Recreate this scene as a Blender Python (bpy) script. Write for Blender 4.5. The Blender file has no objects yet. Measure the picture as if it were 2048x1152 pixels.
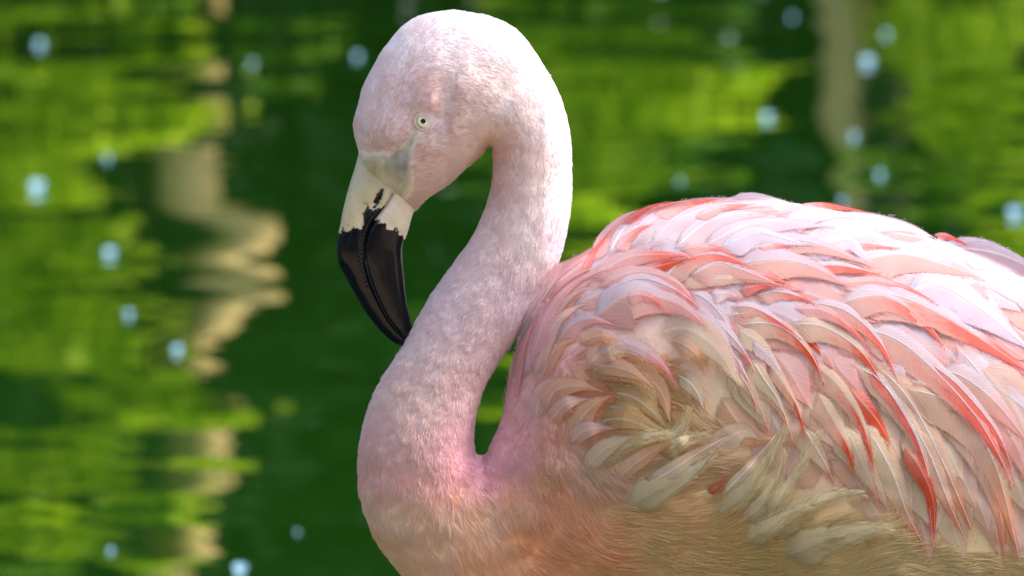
import bpy, math, numpy as np
from mathutils import Vector
rng = np.random.default_rng(7)
R = math.radians
scene = bpy.context.scene
COL = scene.collection

# ------------------------------------------------------------------ camera
PITCH = R(7.0)
DIST = 4.0
PX = 0.332e-3                       # metres for one photo pixel at the bird
HC = 0.90 + DIST * math.sin(PITCH)  # camera height over the water
CAM = np.array([0.0, 0.0, HC])
FW = np.array([0.0, math.cos(PITCH), -math.sin(PITCH)])
RT = np.array([1.0, 0.0, 0.0])
UP = np.array([0.0, math.sin(PITCH), math.cos(PITCH)])
cam_d = bpy.data.cameras.new("camera")
cam_d.sensor_width = 36
cam_d.lens = 36 * DIST / (2048 * PX)
cam_d.clip_start = 0.1
cam_d.clip_end = 3000
cam_d.dof.use_dof = True
cam_d.dof.focus_distance = DIST - 0.02
cam_d.dof.aperture_fstop = (cam_d.lens * 1e-3) / 0.018
cam = bpy.data.objects.new("camera", cam_d)
COL.objects.link(cam)
cam.location = CAM
cam.rotation_euler = (math.pi / 2 - PITCH, 0, 0)
scene.camera = cam

# ------------------------------------------------------------------ light
SUN_EL, SUN_AZ = R(56), R(86)       # azimuth from +Y (away from the camera) towards +X (right)
w = bpy.data.worlds.new("World")
scene.world = w
w.use_nodes = True
nt = w.node_tree
sky = nt.nodes.new("ShaderNodeTexSky")
sky.sky_type = 'NISHITA'
sky.sun_disc = False
sky.sun_elevation = SUN_EL
sky.sun_rotation = SUN_AZ
bgn = nt.nodes["Background"]
nt.links.new(sky.outputs[0], bgn.inputs[0])
bgn.inputs[1].default_value = 0.115
sky.dust_density = 3.0
sl = bpy.data.lights.new("sun", 'SUN')
sl.energy = 0.93
sl.angle = R(10)
sl.color = (1.0, 0.95, 0.88)
sun = bpy.data.objects.new("sun", sl)
COL.objects.link(sun)
sdir = Vector((math.sin(SUN_AZ) * math.cos(SUN_EL), math.cos(SUN_AZ) * math.cos(SUN_EL), math.sin(SUN_EL)))
sun.rotation_euler = sdir.to_track_quat('Z', 'Y').to_euler()
vs = scene.view_settings
vs.view_transform = 'Standard'
vs.look = 'None'
vs.gamma = 1
vs.use_curve_mapping = False
vs.exposure = 1.88
scene.cycles.max_bounces = 8
scene.cycles.transparent_max_bounces = 24
scene.cycles.sample_clamp_indirect = 4.0
scene.cycles.use_denoising = True

# ------------------------------------------------------------------ helpers
def P3(px, py, wd):
    """photo pixel + depth towards the camera (in pixels at the bird) -> world"""
    px = np.asarray(px, float); py = np.asarray(py, float); wd = np.asarray(wd, float) * PX
    k = 1 - wd / DIST
    a = (px - 1024) * PX * k
    b = (576 - py) * PX * k
    return CAM + (DIST - wd)[..., None] * FW + a[..., None] * RT + b[..., None] * UP

def smooth01(a, b, x):
    t = np.clip((x - a) / (b - a), 0, 1)
    return t * t * (3 - 2 * t)

def _hash(ix, iy, iz, seed):
    h = (ix.astype(np.int64) * 374761393 + iy.astype(np.int64) * 668265263 + iz.astype(np.int64) * 2147483647 + seed * 974634777)
    h = (h ^ (h >> 13)) * 1274126177
    h = h & 0x7fffffff
    h = (h ^ (h >> 16)) & 0xffff
    return h / 65535.0

def noise(x, y, z=0.0, seed=0):
    x, y, z = np.broadcast_arrays(np.asarray(x, float), np.asarray(y, float), np.asarray(z, float))
    ix, iy, iz = np.floor(x), np.floor(y), np.floor(z)
    fx, fy, fz = x - ix, y - iy, z - iz
    fx, fy, fz = [f * f * (3 - 2 * f) for f in (fx, fy, fz)]
    r = 0
    for dx in (0, 1):
        for dy in (0, 1):
            for dz in (0, 1):
                wgt = (fx if dx else 1 - fx) * (fy if dy else 1 - fy) * (fz if dz else 1 - fz)
                r = r + wgt * _hash(ix + dx, iy + dy, iz + dz, seed)
    return r * 2 - 1

def fbm(x, y, z=0.0, seed=0, o=3):
    r, a, f = 0, 1.0, 1.0
    for i in range(o):
        r = r + a * noise(np.asarray(x) * f, np.asarray(y) * f, np.asarray(z) * f, seed + i * 17)
        a *= .5; f *= 2.03
    return r / 1.75

def catmull(pts, n=4, closed=False):
    p = np.asarray(pts, float)
    if closed:
        q = np.concatenate([p[-1:], p, p[:2]])
    else:
        q = np.concatenate([2 * p[:1] - p[1:2], p, 2 * p[-1:] - p[-2:-1]])
    out = []
    for i in range(1, len(q) - 2):
        for k in range(n):
            t = k / n
            a, b, c, d = q[i - 1], q[i], q[i + 1], q[i + 2]
            out.append(.5 * ((2 * b) + (c - a) * t + (2 * a - 5 * b + 4 * c - d) * t * t + (-a + 3 * b - 3 * c + d) * t ** 3))
    if not closed:
        out.append(q[-2])
    return np.array(out)

def resample(pts, n):
    p = catmull(pts, 10)
    L = np.concatenate([[0], np.cumsum(np.linalg.norm(np.diff(p, axis=0), axis=1))])
    t = np.linspace(0, L[-1], n)
    return np.stack([np.interp(t, L, p[:, k]) for k in range(p.shape[1])], 1), L[-1]

def mesh_obj(name, verts, faces, mat, parent=None, col=None, attrs=None, smooth=True, uv=None):
    me = bpy.data.meshes.new(name)
    verts = np.asarray(verts, np.float32)
    faces = np.asarray(faces, np.int32)
    n, k = faces.shape
    me.vertices.add(len(verts)); me.vertices.foreach_set("co", verts.ravel())
    me.loops.add(n * k); me.loops.foreach_set("vertex_index", faces.ravel())
    me.polygons.add(n)
    me.polygons.foreach_set("loop_start", np.arange(0, n * k, k, dtype=np.int32))
    me.polygons.foreach_set("use_smooth", np.full(n, smooth))
    me.update(calc_edges=True)
    if col is not None:
        a = me.attributes.new("col", 'FLOAT_COLOR', 'POINT')
        c = np.ones((len(verts), 4), np.float32); c[:, :3] = col
        a.data.foreach_set("color", c.ravel())
    for kx, v in (attrs or {}).items():
        a = me.attributes.new(kx, 'FLOAT', 'POINT')
        a.data.foreach_set("value", np.asarray(v, np.float32).ravel())
    me.materials.append(mat)
    o = bpy.data.objects.new(name, me)
    COL.objects.link(o)
    if parent is not None:
        o.parent = parent
        o.matrix_parent_inverse = parent.matrix_basis.inverted()
    return o

def curves_obj(name, pos, rad, col, mat, parent):
    """pos (N,K,3), rad (N,K) metres, col (N,3)"""
    N, K = pos.shape[:2]
    cu = bpy.data.hair_curves.new(name)
    cu.add_curves([K] * N)
    cu.attributes['position'].data.foreach_set('vector', pos.astype(np.float32).ravel())
    r = cu.attributes.get('radius') or cu.attributes.new('radius', 'FLOAT', 'POINT')
    r.data.foreach_set('value', rad.astype(np.float32).ravel())
    a = cu.attributes.new('col', 'FLOAT_COLOR', 'POINT')
    c = np.ones((N, K, 4), np.float32); c[..., :3] = col[:, None, :]
    a.data.foreach_set('color', c.ravel())
    cu.materials.append(mat)
    o = bpy.data.objects.new(name, cu)
    COL.objects.link(o)
    o.parent = parent
    o.matrix_parent_inverse = parent.matrix_basis.inverted()
    o['kind'] = 'stuff'
    return o

def grid_faces(nu, nv, wrap=False):
    i, j = np.meshgrid(np.arange(nu - 1), np.arange(nv if wrap else nv - 1), indexing='ij')
    a = i * nv + j; b = i * nv + (j + 1) % nv
    c = (i + 1) * nv + (j + 1) % nv; d = (i + 1) * nv + j
    return np.stack([a, b, c, d], -1).reshape(-1, 4)

def new_mat(name):
    m = bpy.data.materials.new(name); m.use_nodes = True
    t = m.node_tree
    return m, t, t.nodes["Principled BSDF"], t.nodes["Material Output"]

def node(t, typ, **kw):
    n = t.nodes.new(typ)
    for k, v in kw.items():
        if k.startswith('i_'):
            n.inputs[int(k[2:]) if k[2:].isdigit() else k[2:]].default_value = v
        else:
            setattr(n, k, v)
    return n

def simple_mat(name, c, rough=.5, spec=.5, bump=0, bscale=300):
    m, t, b, o = new_mat(name)
    n = node(t, "ShaderNodeTexNoise"); n.inputs["Scale"].default_value = bscale
    tc = node(t, "ShaderNodeTexCoord"); t.links.new(tc.outputs["Object"], n.inputs["Vector"])
    mx = node(t, "ShaderNodeMix", data_type='RGBA')
    mx.inputs[6].default_value = (*[x * .82 for x in c], 1)
    mx.inputs[7].default_value = (*[min(1, x * 1.12) for x in c], 1)
    t.links.new(n.outputs["Fac"], mx.inputs[0]); t.links.new(mx.outputs[2], b.inputs["Base Color"])
    b.inputs["Roughness"].default_value = rough
    b.inputs["Specular IOR Level"].default_value = spec
    if bump:
        bp = node(t, "ShaderNodeBump"); bp.inputs["Strength"].default_value = bump; bp.inputs["Distance"].default_value = .001
        t.links.new(n.outputs["Fac"], bp.inputs["Height"]); t.links.new(bp.outputs[0], b.inputs["Normal"])
    return m

# ---- materials of the bird
def soft_mat(name, trans=.25, barbs=False, rough=.75, bump_d=.0006, nscale=260):
    """plumage: colour from the attribute, part of the light goes through"""
    m, t, b, o = new_mat(name)
    at = node(t, "ShaderNodeAttribute", attribute_name="col")
    tc = node(t, "ShaderNodeTexCoord")
    b.inputs["Roughness"].default_value = rough
    b.inputs["Specular IOR Level"].default_value = .15
    b.inputs["Sheen Weight"].default_value = .15
    b.inputs["Sheen Roughness"].default_value = .5
    col = at.outputs["Color"]
    if barbs:
        ab = node(t, "ShaderNodeAttribute", attribute_name="barb")
        ae = node(t, "ShaderNodeAttribute", attribute_name="seed")
        n1 = node(t, "ShaderNodeTexNoise"); n1.inputs["Scale"].default_value = 55
        t.links.new(tc.outputs["Object"], n1.inputs["Vector"])
        mm = node(t, "ShaderNodeMath", operation='MULTIPLY_ADD'); mm.inputs[1].default_value = 16.0
        t.links.new(n1.outputs["Fac"], mm.inputs[0]); t.links.new(ab.outputs["Fac"], mm.inputs[2])
        m2 = node(t, "ShaderNodeCombineXYZ")
        ms = node(t, "ShaderNodeMath", operation='MULTIPLY'); ms.inputs[1].default_value = .26
        t.links.new(mm.outputs[0], ms.inputs[0]); t.links.new(ms.outputs[0], m2.inputs[0]); t.links.new(ae.outputs["Fac"], m2.inputs[1])
        n2 = node(t, "ShaderNodeTexNoise"); n2.inputs["Scale"].default_value = 1.0; n2.inputs["Detail"].default_value = 3
        t.links.new(m2.outputs[0], n2.inputs["Vector"])
        mr = node(t, "ShaderNodeMapRange"); mr.inputs[1].default_value = .3; mr.inputs[2].default_value = .7
        mr.inputs[3].default_value = .88; mr.inputs[4].default_value = 1.06
        t.links.new(n2.outputs["Fac"], mr.inputs[0])
        mv = node(t, "ShaderNodeVectorMath", operation='SCALE')
        t.links.new(at.outputs["Color"], mv.inputs[0]); t.links.new(mr.outputs[0], mv.inputs["Scale"])
        col = mv.outputs[0]
        bp = node(t, "ShaderNodeBump"); bp.inputs["Strength"].default_value = .5; bp.inputs["Distance"].default_value = bump_d
        t.links.new(n2.outputs["Fac"], bp.inputs["Height"])
    else:
        n2 = node(t, "ShaderNodeTexNoise"); n2.inputs["Scale"].default_value = nscale; n2.inputs["Detail"].default_value = 4
        t.links.new(tc.outputs["Object"], n2.inputs["Vector"])
        bp = node(t, "ShaderNodeBump"); bp.inputs["Strength"].default_value = .5; bp.inputs["Distance"].default_value = bump_d
        t.links.new(n2.outputs["Fac"], bp.inputs["Height"])
    t.links.new(bp.outputs[0], b.inputs["Normal"])
    t.links.new(col, b.inputs["Base Color"])
    if trans > 0:
        tr = node(t, "ShaderNodeBsdfTranslucent"); t.links.new(col, tr.inputs["Color"])
        mix = node(t, "ShaderNodeMixShader"); mix.inputs[0].default_value = trans
        t.links.new(b.outputs[0], mix.inputs[1]); t.links.new(tr.outputs[0], mix.inputs[2])
        t.links.new(mix.outputs[0], o.inputs["Surface"])
    if barbs:                                       # the vane thins out into single barbs at its rim
        rim = node(t, "ShaderNodeAttribute", attribute_name="rim")
        mc = node(t, "ShaderNodeCombineXYZ"); mq = node(t, "ShaderNodeMath", operation='MULTIPLY'); mq.inputs[1].default_value = .55
        t.links.new(mm.outputs[0], mq.inputs[0]); t.links.new(mq.outputs[0], mc.inputs[0]); t.links.new(ae.outputs["Fac"], mc.inputs[1])
        n4 = node(t, "ShaderNodeTexNoise"); n4.inputs["Scale"].default_value = 1.0; n4.inputs["Detail"].default_value = 1
        t.links.new(mc.outputs[0], n4.inputs["Vector"])
        r1 = node(t, "ShaderNodeMapRange"); r1.inputs[1].default_value = .25; r1.inputs[2].default_value = .75
        t.links.new(n4.outputs["Fac"], r1.inputs[0])
        sb = node(t, "ShaderNodeMath", operation='SUBTRACT'); t.links.new(rim.outputs["Fac"], sb.inputs[0]); t.links.new(r1.outputs[0], sb.inputs[1])
        r2 = node(t, "ShaderNodeMapRange"); r2.inputs[1].default_value = -.12; r2.inputs[2].default_value = .12
        t.links.new(sb.outputs[0], r2.inputs[0])
        tp = node(t, "ShaderNodeBsdfTransparent"); m5 = node(t, "ShaderNodeMixShader")
        t.links.new(r2.outputs[0], m5.inputs[0]); t.links.new(tp.outputs[0], m5.inputs[1]); t.links.new(mix.outputs[0], m5.inputs[2])
        t.links.new(m5.outputs[0], o.inputs["Surface"])
    return m

M_skin = soft_mat("skin_and_down", trans=0, bump_d=.0008)
M_feather = soft_mat("feather_vane", trans=.3, barbs=True)
def hair_mat():
    m, t, b, o = new_mat("fine_down")
    at = node(t, "ShaderNodeAttribute", attribute_name="col")
    t.links.new(at.outputs["Color"], b.inputs["Base Color"])
    b.inputs["Roughness"].default_value = .8; b.inputs["Specular IOR Level"].default_value = .1
    tr = node(t, "ShaderNodeBsdfTranslucent"); t.links.new(at.outputs["Color"], tr.inputs["Color"])
    mix = node(t, "ShaderNodeMixShader"); mix.inputs[0].default_value = .35
    t.links.new(b.outputs[0], mix.inputs[1]); t.links.new(tr.outputs[0], mix.inputs[2])
    t.links.new(mix.outputs[0], o.inputs["Surface"])
    return m
M_hair = hair_mat()

# =================================================================== WATER
def water_h(x, y):
    r = np.random.default_rng(21)
    h = np.zeros(np.broadcast(x, y).shape)
    for i in range(18):
        lam = .55 * (4.0 ** r.random())
        th = r.normal(math.pi / 2, .38)
        sl_ = .0016 * (lam / .4) ** .15
        k = 2 * math.pi / lam
        ph = r.random() * 6.28
        h = h + sl_ / k * np.sin(k * (x * math.cos(th) + y * math.sin(th)) + ph + 1.2 * np.sin(.9 * x + 1.3 * i) + .8 * np.sin(.55 * y + i))
    for i in range(8):
        lam = r.uniform(.16, .30); th = r.normal(math.pi / 2, .3); k = 2 * math.pi / lam
        h = h + .0016 / k * np.sin(k * (x * math.cos(th) + y * math.sin(th)) + r.random() * 6 + 1.5 * np.sin(1.1 * x + i) + np.sin(.8 * y + 2 * i)) * smooth01(-.1, .5, noise(x * .8 + 7 * i, y * .35, 0, 31 + i))
    env = .55 + .45 * (noise(x * .9, y * .45, 0, 5) + 1) * .9
    return h * env

xs = np.unique(np.concatenate([-np.geomspace(3, 400, 26), np.arange(-3, 3.001, .045), np.geomspace(3, 400, 26)]))
ys = np.unique(np.concatenate([np.linspace(-300, 0, 10), np.linspace(0, 5.5, 30), np.arange(5.5, 22, .035), np.geomspace(22, 26, 14)]))
X, Y = np.meshgrid(xs, ys, indexing='ij')
Z = water_h(X, Y) * smooth01(26, 22, Y) * smooth01(0, 3, Y) * smooth01(30, 3, np.abs(X))
wm, t, b, o = new_mat("pond_water")
tc = node(t, "ShaderNodeTexCoord")
nz = node(t, "ShaderNodeTexNoise"); nz.inputs["Scale"].default_value = .7; nz.inputs["Detail"].default_value = 3
t.links.new(tc.outputs["Object"], nz.inputs["Vector"])
mx = node(t, "ShaderNodeMix", data_type='RGBA')
mx.inputs[6].default_value = (.005, .026, .002, 1); mx.inputs[7].default_value = (.008, .040, .003, 1)
t.links.new(nz.outputs["Fac"], mx.inputs[0]); t.links.new(mx.outputs[2], b.inputs["Base Color"])
b.inputs["Roughness"].default_value = .015
b.inputs["IOR"].default_value = 1.65
n3 = node(t, "ShaderNodeTexNoise"); n3.inputs["Scale"].default_value = 9; n3.inputs["Detail"].default_value = 2
t.links.new(tc.outputs["Object"], n3.inputs["Vector"])
bp = node(t, "ShaderNodeBump"); bp.inputs["Strength"].default_value = .3; bp.inputs["Distance"].default_value = .0005
t.links.new(n3.outputs["Fac"], bp.inputs["Height"]); t.links.new(bp.outputs[0], b.inputs["Normal"])
water = mesh_obj("pond_water", np.stack([X, Y, Z], -1).reshape(-1, 3), grid_faces(len(xs), len(ys)), wm)
water['kind'] = 'structure'; water['label'] = 'murky green rippled pond water filling the whole background'

# ------------------------------------------------------------------ far bank, seen as reflections
BANK = 24.0
def bank_pt(px, py, yb=BANK):
    """where a pixel of calm water mirrors the far bank"""
    d = FW + (px - 1024) * PX / DIST * RT + (576 - py) * PX / DIST * UP
    k = -HC / d[2]
    p = CAM + d * k
    d2 = d * np.array([1, 1, -1])
    return p + d2 * ((yb - p[1]) / d2[1])

gm = simple_mat("bank_soil", (.05, .045, .02), .9, .2, .5, 6)
bx = np.unique(np.concatenate([-np.geomspace(8, 400, 14), np.linspace(-8, 8, 65), np.geomspace(8, 400, 14)]))
by = np.concatenate([[22.5, 23, 23.4, 23.8, 24.2, 24.8, 25.5, 26.5, 28, 31, 36, 50, 90, 200, 500]])
BX, BY = np.meshgrid(bx, by, indexing='ij')
BZ = -.5 + .62 * smooth01(23.6, 26.5, BY) + .05 * fbm(BX * .7, BY * .7, 0, 3) + np.maximum(BY - 28, 0) * .03
bank = mesh_obj("ground", np.stack([BX, BY, BZ], -1).reshape(-1, 3), grid_faces(len(bx), len(by)), gm)
bank['kind'] = 'structure'; bank['label'] = 'earth bank at the far edge of the pond'

sx = np.unique(np.concatenate([-np.geomspace(6, 300, 14), np.linspace(-6, 6, 61), np.geomspace(6, 300, 14)]))  # unseen sand added to bounce warm light onto the bird
sy = np.unique(np.concatenate([-np.geomspace(3, 300, 14), np.linspace(-3, 3.4, 65)]))
SX, SY = np.meshgrid(sx, sy, indexing='ij')
SZ = -.12 + .26 * smooth01(3.2, 1.6, SY + .25 * noise(SX * .8, 0, 0, 6)) + .03 * fbm(SX * 2, SY * 2, 0, 13)
bounce_sand = mesh_obj("bounce_sand", np.stack([SX, SY, SZ], -1).reshape(-1, 3), grid_faces(len(sx), len(sy)), simple_mat("sand", (.52, .38, .24), .9, .2, .6, 40))
bounce_sand['kind'] = 'structure'; bounce_sand['label'] = 'unseen sandy ground added on the near side to bounce warm light'

def leaf_mat(name, c1, c2, trans):
    m, t, b, o = new_mat(name)
    at = node(t, "ShaderNodeAttribute", attribute_name="seed")
    mx = node(t, "ShaderNodeMix", data_type='RGBA'); mx.inputs[6].default_value = (*c1, 1); mx.inputs[7].default_value = (*c2, 1)
    t.links.new(at.outputs["Fac"], mx.inputs[0]); t.links.new(mx.outputs[2], b.inputs["Base Color"])
    b.inputs["Roughness"].default_value = .5; b.inputs["Specular IOR Level"].default_value = .3
    tr = node(t, "ShaderNodeBsdfTranslucent"); t.links.new(mx.outputs[2], tr.inputs["Color"])
    mix = node(t, "ShaderNodeMixShader"); mix.inputs[0].default_value = trans
    t.links.new(b.outputs[0], mix.inputs[1]); t.links.new(tr.outputs[0], mix.inputs[2]); t.links.new(mix.outputs[0], o.inputs["Surface"])
    return m
ML_bright = leaf_mat("sunlit_leaf", (.56, .80, .015), (.80, .92, .05), .45)  # sun and shade put into the leaf colours, bright to dark
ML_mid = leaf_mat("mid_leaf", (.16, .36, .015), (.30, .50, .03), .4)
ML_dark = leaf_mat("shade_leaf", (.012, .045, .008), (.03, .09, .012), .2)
M_tan = simple_mat("pale_bark", (.78, .56, .22), .8, .2, .6, 30)
M_dark = simple_mat("dark_bark", (.04, .03, .018), .85, .2, .6, 30)

def leaves(centres, size):
    """each leaf a bent diamond of four triangles"""
    n = len(centres)
    a = rng.normal(size=(n, 3)); a /= np.linalg.norm(a, axis=1)[:, None]
    nn = rng.normal(size=(n, 3)) + np.array([0, -.35, .7]); nn -= (nn * a).sum(1)[:, None] * a
    nn /= np.linalg.norm(nn, axis=1)[:, None]
    bb = np.cross(nn, a)
    s = size * rng.uniform(.7, 1.3, n)[:, None]
    v = np.stack([centres - a * s, centres + bb * s * .42, centres + a * s, centres - bb * s * .42, centres + nn * s * .18], 1)
    f = (np.arange(n) * 5)[:, None, None] + np.array([[0, 1, 4], [1, 2, 4], [2, 3, 4], [3, 0, 4]])
    return v.reshape(-1, 3), f.reshape(-1, 3), np.repeat(rng.random(n), 5)

def tube(pts, rads, seg=14, wob=.12, n=40):
    p, _ = resample(pts, n)
    rr = np.interp(np.linspace(0, 1, n), np.linspace(0, 1, len(rads)), rads)
    tg = np.gradient(p, axis=0); tg /= np.linalg.norm(tg, axis=1)[:, None]
    ref = np.array([0., 1., 0.]); u = np.cross(tg, ref); u /= np.linalg.norm(u, axis=1)[:, None]; v = np.cross(tg, u)
    ph = np.linspace(0, 2 * math.pi, seg, endpoint=False)
    q = rr[:, None] * (1 + wob * noise(np.cos(ph)[None] * 1.5 + 5, np.arange(n)[:, None] * .4, np.sin(ph)[None] * 1.5, 4))
    V = p[:, None] + q[..., None] * (np.cos(ph)[None, :, None] * u[:, None] + np.sin(ph)[None, :, None] * v[:, None])
    return V.reshape(-1, 3), grid_faces(n, seg, True)

def tag(o, label, cat, group=None):
    o['label'] = label; o['category'] = cat
    if group: o['group'] = group

def empty(name, loc):
    e = bpy.data.objects.new(name, None); COL.objects.link(e); e.location = loc; e.empty_display_size = .1
    return e

# the trees of the bank: crown masses in shade, tall enough to close off the sky
for i, (x, lab) in enumerate([(-12.6, 'outermost dark tree mirrored far beyond the left edge of the pond'), (10.8, 'outermost dark tree mirrored far beyond the right edge of the pond'), (-8.5, 'dense dark tree mirrored beyond the left edge of the pond'), (-4.6, 'dense dark tree mirrored behind the crooked pale trunk'),
                              (-1.0, 'dense dark tree mirrored behind the bird head'), (2.6, 'dense dark tree mirrored behind the straight pale trunk'),
                              (6.6, 'dense dark tree mirrored beyond the right edge of the pond')]):
    e = empty("shade_tree", (x, 27.5, .2)); tag(e, lab, 'tree', 'shaded trees on the far bank')
    v, f = tube([(x, 27.5, .0), (x + .1, 27.5, 2.5), (x - .1, 27.4, 5)], [.22, .18, .08]); mesh_obj("trunk", v, f, M_dark, e)
    n = 9000
    u = rng.normal(size=(n, 3)); u /= np.linalg.norm(u, axis=1)[:, None]
    r = rng.random(n) ** .3
    c = u * r[:, None] * np.array([2.6, 1.2, 4.6]) * (1 + .25 * noise(u[:, 0] * 2, u[:, 1] * 2, u[:, 2] * 2, i)[:, None]) + np.array([x, 27.3, 4.0])
    c[:, 2] = np.abs(c[:, 2]) + .1
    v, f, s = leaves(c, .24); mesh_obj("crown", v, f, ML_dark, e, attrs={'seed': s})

# unseen dark trees added on the near side to block low sky
n = 10000
az = R(1) * rng.uniform(118, 340, n); rr = 15 + 3 * rng.random(n) + 1.5 * noise(az * 5, 0, 0, 3); hz = 7 * rng.random(n) ** .9 * (1 + .2 * noise(az * 7, 3, 0, 9))
c = np.stack([np.sin(az) * rr, 4 + np.cos(az) * rr, hz], 1)
v, f, s = leaves(c, .42)
blocker_trees = mesh_obj("blocker_trees", v, f, ML_dark, attrs={'seed': s}); blocker_trees['kind'] = 'stuff'; blocker_trees['label'] = 'unseen dark trees added on the near side of the pond to block low sky light'

# pale tree (left) bent to mimic ripple distortion, and the two straight ones (right)
def path3(pl, yb): return [bank_pt(a, b, yb) for a, b in pl]
e = empty("ripple_bent_tree", tuple(bank_pt(390, 60, 24.1))); e.location.z = 0
tag(e, 'pale tan trunk bent to mirror as a ripple zigzag in the water left of the bird', 'tree')
v, f = tube(path3([(390, -260), (390, 160), (388, 250), (375, 330), (400, 400), (470, 455), (505, 520), (440, 600), (345, 700), (360, 760), (425, 810), (425, 880), (385, 970), (330, 1050), (350, 1200)], 24.1), [.13, .13, .12, .12, .115, .11, .11, .11, .10], n=90)
mesh_obj("trunk", v, f, M_tan, e)
v, f = tube(path3([(365, 1200), (420, 1500), (300, 1900)], 24.1), [.10, .07, .04]); mesh_obj("limb", v, f, M_tan, e)
e = empty("pale_tree", tuple(bank_pt(1690, 0, 24.1))); e.location.z = 0
tag(e, 'straight pale brown trunk mirrored at upper right of the pond', 'tree')
v, f = tube(path3([(1680, -260), (1675, 0), (1700, 80), (1690, 180), (1705, 260), (1730, 400), (1740, 700), (1700, 1200), (1650, 1900)], 24.1), [.11, .10, .10, .09, .08]); mesh_obj("trunk", v, f, M_tan, e)
e = empty("dark_tree", tuple(bank_pt(1800, 0, 24.0))); e.location.z = 0
tag(e, 'thin dark trunk mirrored right beside the straight pale trunk', 'tree')
v, f = tube(path3([(1785, -260), (1790, 60), (1785, 200), (1760, 330), (1780, 480), (1800, 900), (1850, 1700)], 24.0), [.09, .09, .08, .07]); mesh_obj("trunk", v, f, M_dark, e)

# dark leaf clumps added to break up the trunk's mirror image
e = empty("gap_shrub", (bank_pt(390, 60)[0], 23.9, 0)); tag(e, 'added dark leaf clumps that break up the mirrored zigzag trunk', 'shrub')
q = []
for (px, py, hw, hh) in ((390, 75, 130, 55), (385, 275, 95, 14), (380, 128, 100, 14), (420, 765, 110, 20), (430, 872, 120, 34), (385, 150, 90, 10), (330, 745, 60, 16), (360, 1080, 120, 16)):
    c = bank_pt(px, py, 23.9); u = rng.normal(size=(int(hw * hh * .16) + 60, 3)) * .45
    q.append(c + u * np.array([hw * 2.4e-3, .06, hh * 2.4e-3]))
    v, f = tube([(c[0] - .3, 24.0, -.1), (c[0] - .35, 24.0, c[2] * .6), (c[0], 23.9, c[2])], [.012, .01, .005], seg=6, n=10); mesh_obj("stem", v, f, M_dark, e)
v, f, sd = leaves(np.concatenate(q), .05); mesh_obj("foliage", v, f, ML_dark, e, attrs={'seed': sd})

# sunlit shrubs in front: sprays of leaves with sunlight put into their colour (px, py, half width, half height, kind)
SPR = {
 'sunlit yellow green shrub mirrored along the left edge of the pond': [
  (90, 30, 150, 14, 'b'), (240, 20, 120, 12, 'm'), (120, 150, 170, 26, 'b'), (40, 235, 140, 26, 'b'), (150, 275, 190, 30, 'b'), (30, 350, 120, 34, 'b'), (90, 520, 110, 30, 'b'), (20, 480, 90, 18, 'b'),
  (90, 610, 150, 34, 'b'), (110, 690, 140, 28, 'b'), (20, 660, 90, 20, 'b'), (60, 940, 150, 12, 'b')],
 'low bright green shrub mirrored below the crooked trunk': [
  (290, 755, 60, 22, 'b'), (260, 850, 100, 20, 'b'), (410, 890, 80, 12, 'b'), (80, 1005, 120, 24, 'b'), (290, 1055, 70, 16, 'm'), (300, 1090, 70, 8, 'b'), (40, 1140, 90, 10, 'm'), (560, 125, 70, 14, 'm')],
 'bright green shrub mirrored just right of the bird neck': [
  (1080, 55, 100, 12, 'b'), (1180, 100, 160, 30, 'm'), (1200, 170, 110, 26, 'b'), (1380, 190, 130, 34, 'b'), (1240, 235, 110, 12, 'b'), (1180, 300, 130, 24, 'b'), (1200, 350, 90, 14, 'b'), (1180, 400, 100, 20, 'm'),
  (1160, 450, 90, 18, 'b'), (1300, 330, 110, 20, 'm'), (1150, 30, 120, 14, 'm'), (980, 350, 60, 10, 'm'), (980, 790, 60, 10, 'b'), (950, 700, 90, 18, 'm'), (1330, 90, 120, 16, 'm')],
 'leafy green shrub mirrored at the upper right corner': [
  (1930, 55, 110, 26, 'b'), (1900, 120, 90, 12, 'b'), (1960, 215, 120, 12, 'b'), (1930, 265, 90, 34, 'b'), (2030, 180, 60, 20, 'b'), (1990, 350, 90, 22, 'b'), (1870, 390, 110, 22, 'm'), (2020, 465, 60, 8, 'b'), (1950, 20, 110, 10, 'm')],
}
for i, (lab, lst) in enumerate(SPR.items()):
    P0 = bank_pt(lst[0][0], lst[0][1])
    e = empty("leafy_shrub", (P0[0], 23.9, 0)); tag(e, lab, 'shrub', 'sunlit shrubs on the far bank')
    cb, cm = [], []
    for (px, py, hw, hh, kd) in lst:
        c = bank_pt(px, py, 23.75)
        n = int(hw * hh * (.11 if kd == 'b' else .05)) + 40
        u = rng.normal(size=(n, 3)) * .5
        q = c + u * np.array([hw * 2.2e-3, .06, hh * 1.45e-3])
        q[:, 2] += -.06 * (np.abs(u[:, 0])) ** 1.5
        (cb if kd == 'b' else cm).append(q)
        v, f = tube([(c[0], 24.15, -.1), (c[0] * .7 + P0[0] * .3 * 1 - .0, 24.1, c[2] * .5), (c[0], 23.85, c[2])], [.012, .01, .005], seg=6, n=10)
        mesh_obj("stem", v, f, M_dark, e)
    for lst_, mt, nm in ((cb, ML_bright, "foliage"), (cm, ML_mid, "foliage")):
        if lst_:
            v, f, s = leaves(np.concatenate(lst_), .08); mesh_obj(nm, v, f, mt, e, attrs={'seed': s})

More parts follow.
